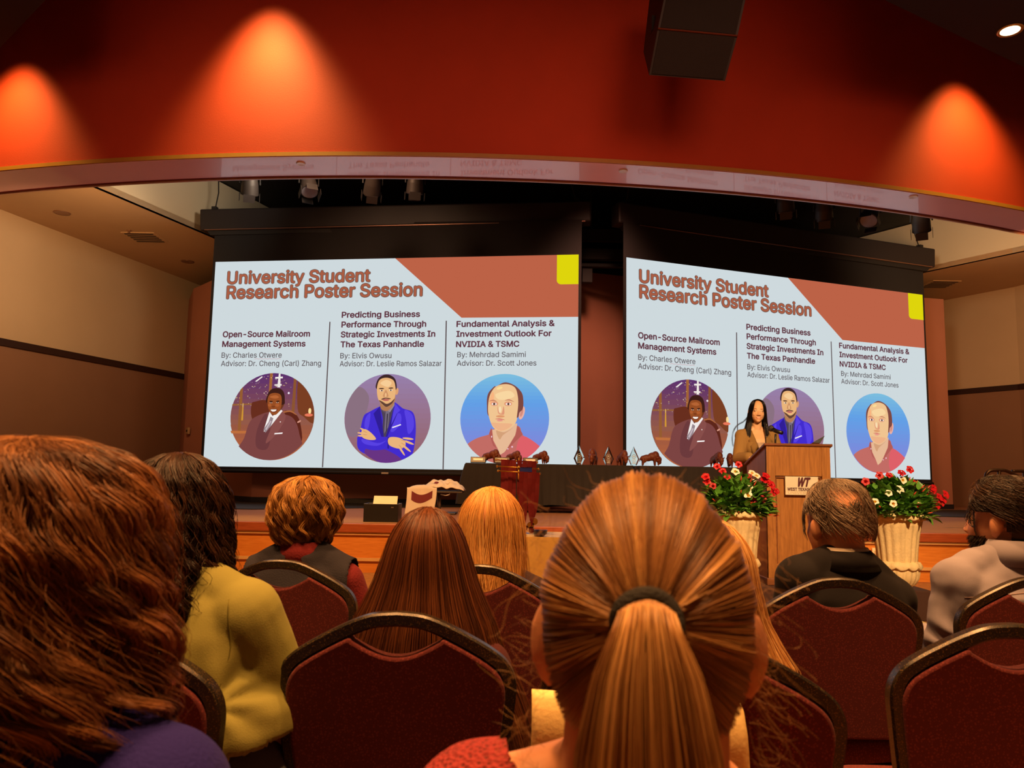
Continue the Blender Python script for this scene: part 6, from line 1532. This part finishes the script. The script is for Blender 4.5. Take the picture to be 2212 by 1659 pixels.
# loose frizz at the sides
n = 200; N = 20; t = np.linspace(0, 1, N)[None, :, None]; sd = np.where(RNG.random(n) < .62, 1, -1); z0 = RNG.uniform(-.12, .10, n); root_ = np.stack([sd * .080, RNG.uniform(-.05, .02, n), z0], -1)
dr = np.stack([sd * RNG.uniform(.008, .045, n), RNG.uniform(-.02, .03, n), RNG.uniform(-.06, .02, n)], -1)
Pz = root_[:, None] + dr[:, None] * t; fq = RNG.uniform(3, 8, n)[:, None]; pz = RNG.random(n)[:, None] * 6; am = RNG.uniform(.003, .010, n)[:, None]
Pz += np.stack([np.cos(fq * t[..., 0] * 1.5 + pz) * am * t[..., 0], np.sin(fq * t[..., 0] + pz) * am * t[..., 0], np.sin(fq * 1.2 * t[..., 0] + pz) * am * t[..., 0]], -1)
dtop = RNG.normal(size=(160, 3)); dtop[:, 2] = np.abs(dtop[:, 2]) + .7; dtop /= np.linalg.norm(dtop, axis=1, keepdims=True); dtop = np.array([q for q in dtop]); pt0 = C3 + dtop * R3 * 1.03
Pt = pt0[:, None] + (dtop[:, None] * .006 + RNG.normal(size=(160, 1, 3)) * .009) * t + .002 * np.sin(t * 6 + RNG.random((160, 1, 1)) * 6)
hair_object('frizzy_strands', Pz, RNG.random(n) * .5 + .4, .00016, .00006, HF, F.root, F.HS)
hair_object('crown_flyaways', Pt, RNG.random(160) * .5 + .4, .00016, .00006, HF, F.root, F.HS)
for s in (-1, 1):
    pe = F.H @ Vector((s * .080, .004, -.036)); MB().ell(pe, (.0028, .0028, .0028), None, 12, 8).build('earring', M_STEEL, F.root, smooth=True)

# bright cloth hanging over the chair ahead of the ponytailed person
(gx, gy, _z), gyaw = CHAIR_POS[2]
cyb = gy - .27 - .05
q0, q1 = atY(1150, 1500, cyb), atY(1612, 1526, cyb)
cl0 = empty('cream_cloth', ((q0.x + q1.x) / 2, cyb, 0), 'bright cream cloth hanging on a chair back, showing beside the ponytailed person neck', 'cloth'); hw = (q1.x - q0.x) / 2
V = []; nu, nv = 30, 18
for j in range(nv):
    for i in range(nu):
        u, v = i / (nu - 1), j / (nv - 1)
        V.append((-hw + 2 * hw * u + .03 * v * max(0, u - .6) * 2.5, .052 * v * .9 + .006 * math.sin(u * 17) * v + (.03 * (1 - v * 8) if v < .125 else 0), q0.z - .012 * u * 1.2 - .38 * v + (.012 * (1 - abs(2 * v * 8 - 1)) if v < .125 else 0)))
b = MB(); b.add(V, [(j * nu + i, j * nu + i + 1, (j + 1) * nu + i + 1, (j + 1) * nu + i) for j in range(nv - 1) for i in range(nu - 1)])
o = b.build('hanging_panel', mat('cream_cloth', (250, 214, 140), .8, bump=.1, bscale=120), cl0, smooth=True); s_ = o.modifiers.new('t', 'SOLIDIFY'); s_.thickness = .006

# chairs of the two nearest people stand outside the frame below
for who, lab in ((F, 'burgundy chair of the ponytailed person, below the frame'), (A, 'burgundy chair of the auburn-haired person, below the frame')):
    copy_thing(chair0, (who.root.location.x, who.root.location.y + .13, 0), 0, lab)

# ---- J: the speaker, standing behind the lectern
JY = 7.62
p = atY(1634, 862, JY)
JR = empty('person', (p.x, JY, .25), 'person with long black hair in tan blazer speaking at the lectern', 'person', None, PI)
topJ = p.z - .25; zc = topJ - .133; zs = zc - .215
HJ = Matrix.Translation((0, .02, zc)) @ Matrix.Rotation(-.13, 4, 'Z') @ Matrix.Rotation(-.04, 4, 'X') @ Matrix.Rotation(-.05, 4, 'Y')
sh = [Vector((s * .145, -.01, zs - .02)) for s in (-1, 1)]
hand_z = zback + .012
el = [Vector((-.20, .10, zs - .27)), Vector((.215, .10, zs - .245))]; wr = [Vector((-.06, .33, hand_z + .055)), Vector((.165, .28, hand_z + .045))]
def j_torso(b, i=0):
    b.loft([ring(.84, .165 + i, .12 + i, 0), ring(.95, .170 + i, .12 + i, 0), ring(zs - .26, .128 + i, .10 + i, .0), ring(zs - .13, .150 + i, .115 + i, .005), ring(zs - .05, .155 + i, .095 + i, -.005), ring(zs + .0, .115 + i, .065 + i, -.01), ring(zs + .035 + i, .07, .05 + i, -.012)])
    for s, q in zip((-1, 1), sh): b.ell(q, (.052 + i, .052 + i, .050 + i)); b.cap((s * .03, -.01, zs + .05), .036 + i * .5, q, .042 + i)
    for s in (-1, 1): b.ell((s * .065, .085, zs - .14), (.058 + i, .045 + i, .055 + i))
def j_arms(b, i=0):
    for k in (0, 1): b.cap(sh[k], .047 + i, el[k], .040 + i); b.cap(el[k], .040 + i, el[k].lerp(wr[k], .92 if i else 1.0), .030 + i)
def j_legs(b, i=0):
    b.ell((0, 0, .90), (.17 + i, .125 + i, .11 + i))
    for s in (-1, 1): b.cap((s * .085, 0, .86), .082 + i, (s * .085, .01, .47), .056 + i); b.cap((s * .085, .01, .47), .054 + i, (s * .085, -.02, .09), .036 + i * 1.8)
b = MB(); head_parts(b, HJ, .97); b.cap(HJ @ Vector((0, -.02, -.05)), .046, (0, -.012, zs + .01), .050); j_torso(b); j_arms(b); j_legs(b)
hand_parts(b, wr[0], (.15, .9, -.25), (0, .25, .95), -1, .95); hand_parts(b, wr[1], (-.1, .9, -.30), (0, .25, .95), 1, .95)
for s in (-1, 1): b.ell((s * .085, .05, .045), (.036, .115, .042))
me = skin_of(b, .0032, 4, 'person_body')
M_SKINJ = mat('skin_speaker', (230, 180, 138), .5, var=.05, scale=18)
for m_ in (M_SKINJ, M_LIP, M_TEETH, M_EYE, M_SCL, M_BROW): me.materials.append(m_)
Hi = HJ.inverted(); mi = []
def inell(x, z, cx, cz, rx, rz): return ((x - cx) / rx) ** 2 + ((z - cz) / rz) ** 2 < 1
for q in me.polygons:
    c = Hi @ q.center; c = c / .97; k = 0
    if c.y > .03 and abs(c.x) < .08 and abs(c.z) < .13:
        ax = abs(c.x); zb = .0335 - 6 * max(0, ax - .030) ** 1.6
        if inell(ax, c.z, .031, .0105, .0150, .0038): k = 3
        if False: pass
        elif inell(ax, c.z, .032, .0310, .0170, .0028): k = 5
        zz = c.z + .0610 - 9.0 * c.x * c.x
        if abs(c.x) < .0250 and abs(zz) < .0088 * (1 - (c.x / .0260) ** 2) ** .5 + .001 and c.y > .05: k = 2 if (abs(zz - .0005) < .0030 and abs(c.x) < .018) else 1
    mi.append(k)
me.polygons.foreach_set('material_index', mi); link('body', me, None, JR)
TAN = fabric('tan_blazer', (150, 116, 68), 350, .12)
def jg(name, m, fs, i, vx=.006, wr_=.002, cut=None, solid=.0, it=6):
    P_ = Person.__new__(Person); P_.root = JR
    o = Person.garment(P_, name, m, fs, i, vx, wr_, (8, 8, 6), cut, it, solid); return o, P_.last
zb_ = zs - .30
jg('satin_top', mat('satin_grey', (176, 150, 130), .3, var=.3, scale=40), [j_torso], .006, .006, .004, cut=lambda c: c.z > zs - .085 or c.z < .9)
jk, jme = jg('blazer', TAN, [j_torso, j_arms], .016, .006, .003, solid=.004)
bvj = BVHTree.FromPolygons([v.co for v in jme.vertices], [tuple(q.vertices) for q in jme.polygons])
def front_y(x, z):
    h_ = bvj.ray_cast(Vector((x, .6, z)), Vector((0, -1, 0))); return h_[0].y if h_[0] else .05
bm = bmesh.new(); bm.from_mesh(jme)
def vhalf(z): return .075 * max(0, min(1, (z - zb_) / (zs + .03 - zb_))) ** .8
lap_rows = [(z, vhalf(z), .012 + .060 * math.sin(PI * min(1, .08 + .80 * (z - zb_) / (zs + .03 - zb_))) ** .8) for z in np.linspace(zb_, zs + .035, 30)]
for s in (-1, 1):
    lb = MB(); vs = []
    for (z, x0, w_) in lap_rows:
        for k in range(5): x = s * (x0 - .008 + w_ * k / 4); vs.append((x, max(front_y(x, z), front_y(s * (abs(x) + .012), z)) + .010 + .004 * math.sin(PI * k / 4), z - .012 * k / 4))
    lb.add(vs, [(i * 5 + j, i * 5 + j + 1, (i + 1) * 5 + j + 1, (i + 1) * 5 + j) for i in range(29) for j in range(4)])
    lo_ = lb.build('lapel', fabric('tan_lapel', (140, 106, 60), 350, .12), jk, smooth=True); sd = lo_.modifiers.new('t', 'SOLIDIFY'); sd.thickness = .004
bmesh.ops.delete(bm, geom=[f for f in bm.faces if (lambda c: c.y > -.02 and c.z > zb_ and abs(c.x) < vhalf(c.z))(f.calc_center_median())], context='FACES'); bm.to_mesh(jme); bm.free()
jg('trousers', DARK, [j_legs], .010, .010, .003)
for s in (-1, 1):
    b = MB(); b.ell((s * .085, .055, .048), (.042, .125, .046)); link('shoe', skin_of(b, .009, 3, 'shoe'), M_SHOE, JR)
HJS = HJ @ Matrix.Scale(.97, 4)
prJ = Profile([(.134, 0, 0, 0), (.131, .016, .03, .028), (.122, .040, .055, .058), (.105, .058, .08, .078), (.075, .072, .10, .086), (.04, .080, .108, .080), (.0, .085, .11, .070), (-.05, .091, .112, .06), (-.10, .098, .115, .055), (-.17, .112, .125, .085), (-.25, .118, .14, .125), (-.33, .112, .14, .150), (-.40, .100, .14, .158)])
HJm = hair_material('black_hair', [(10, 7, 7), (18, 12, 11), (27, 18, 15), (40, 27, 22)], .3)
P1, t1 = hair_long(prJ, 5200, 24, .80, locks=150, wave=.003, freq=1.2, spread=.04, s_end=(.84, 1.0), rootmax=.0, lay=(.90, 1.0), jit=.002, lockr=.0015)
hair_object('hair', P1, t1, .0012, .0007, HJm, JR, HJS, shell_of(prJ, .80, .90, prJ.L * .93))
st = np.array([[(.085, -.02, -.05), (.13, .0, -.10), (.195, .02, -.145), (.232, .03, -.21), (.242, .04, -.29), (.232, .05, -.36)]]); st = np.concatenate([st + RNG.normal(size=(1, 1, 3)) * .004 for _ in range(14)]); st = np.array([spline(q, 5, closed=False) for q in st])
hair_object('loose_lock', st, RNG.random(14), .0008, .0004, HJm, JR, HJS)
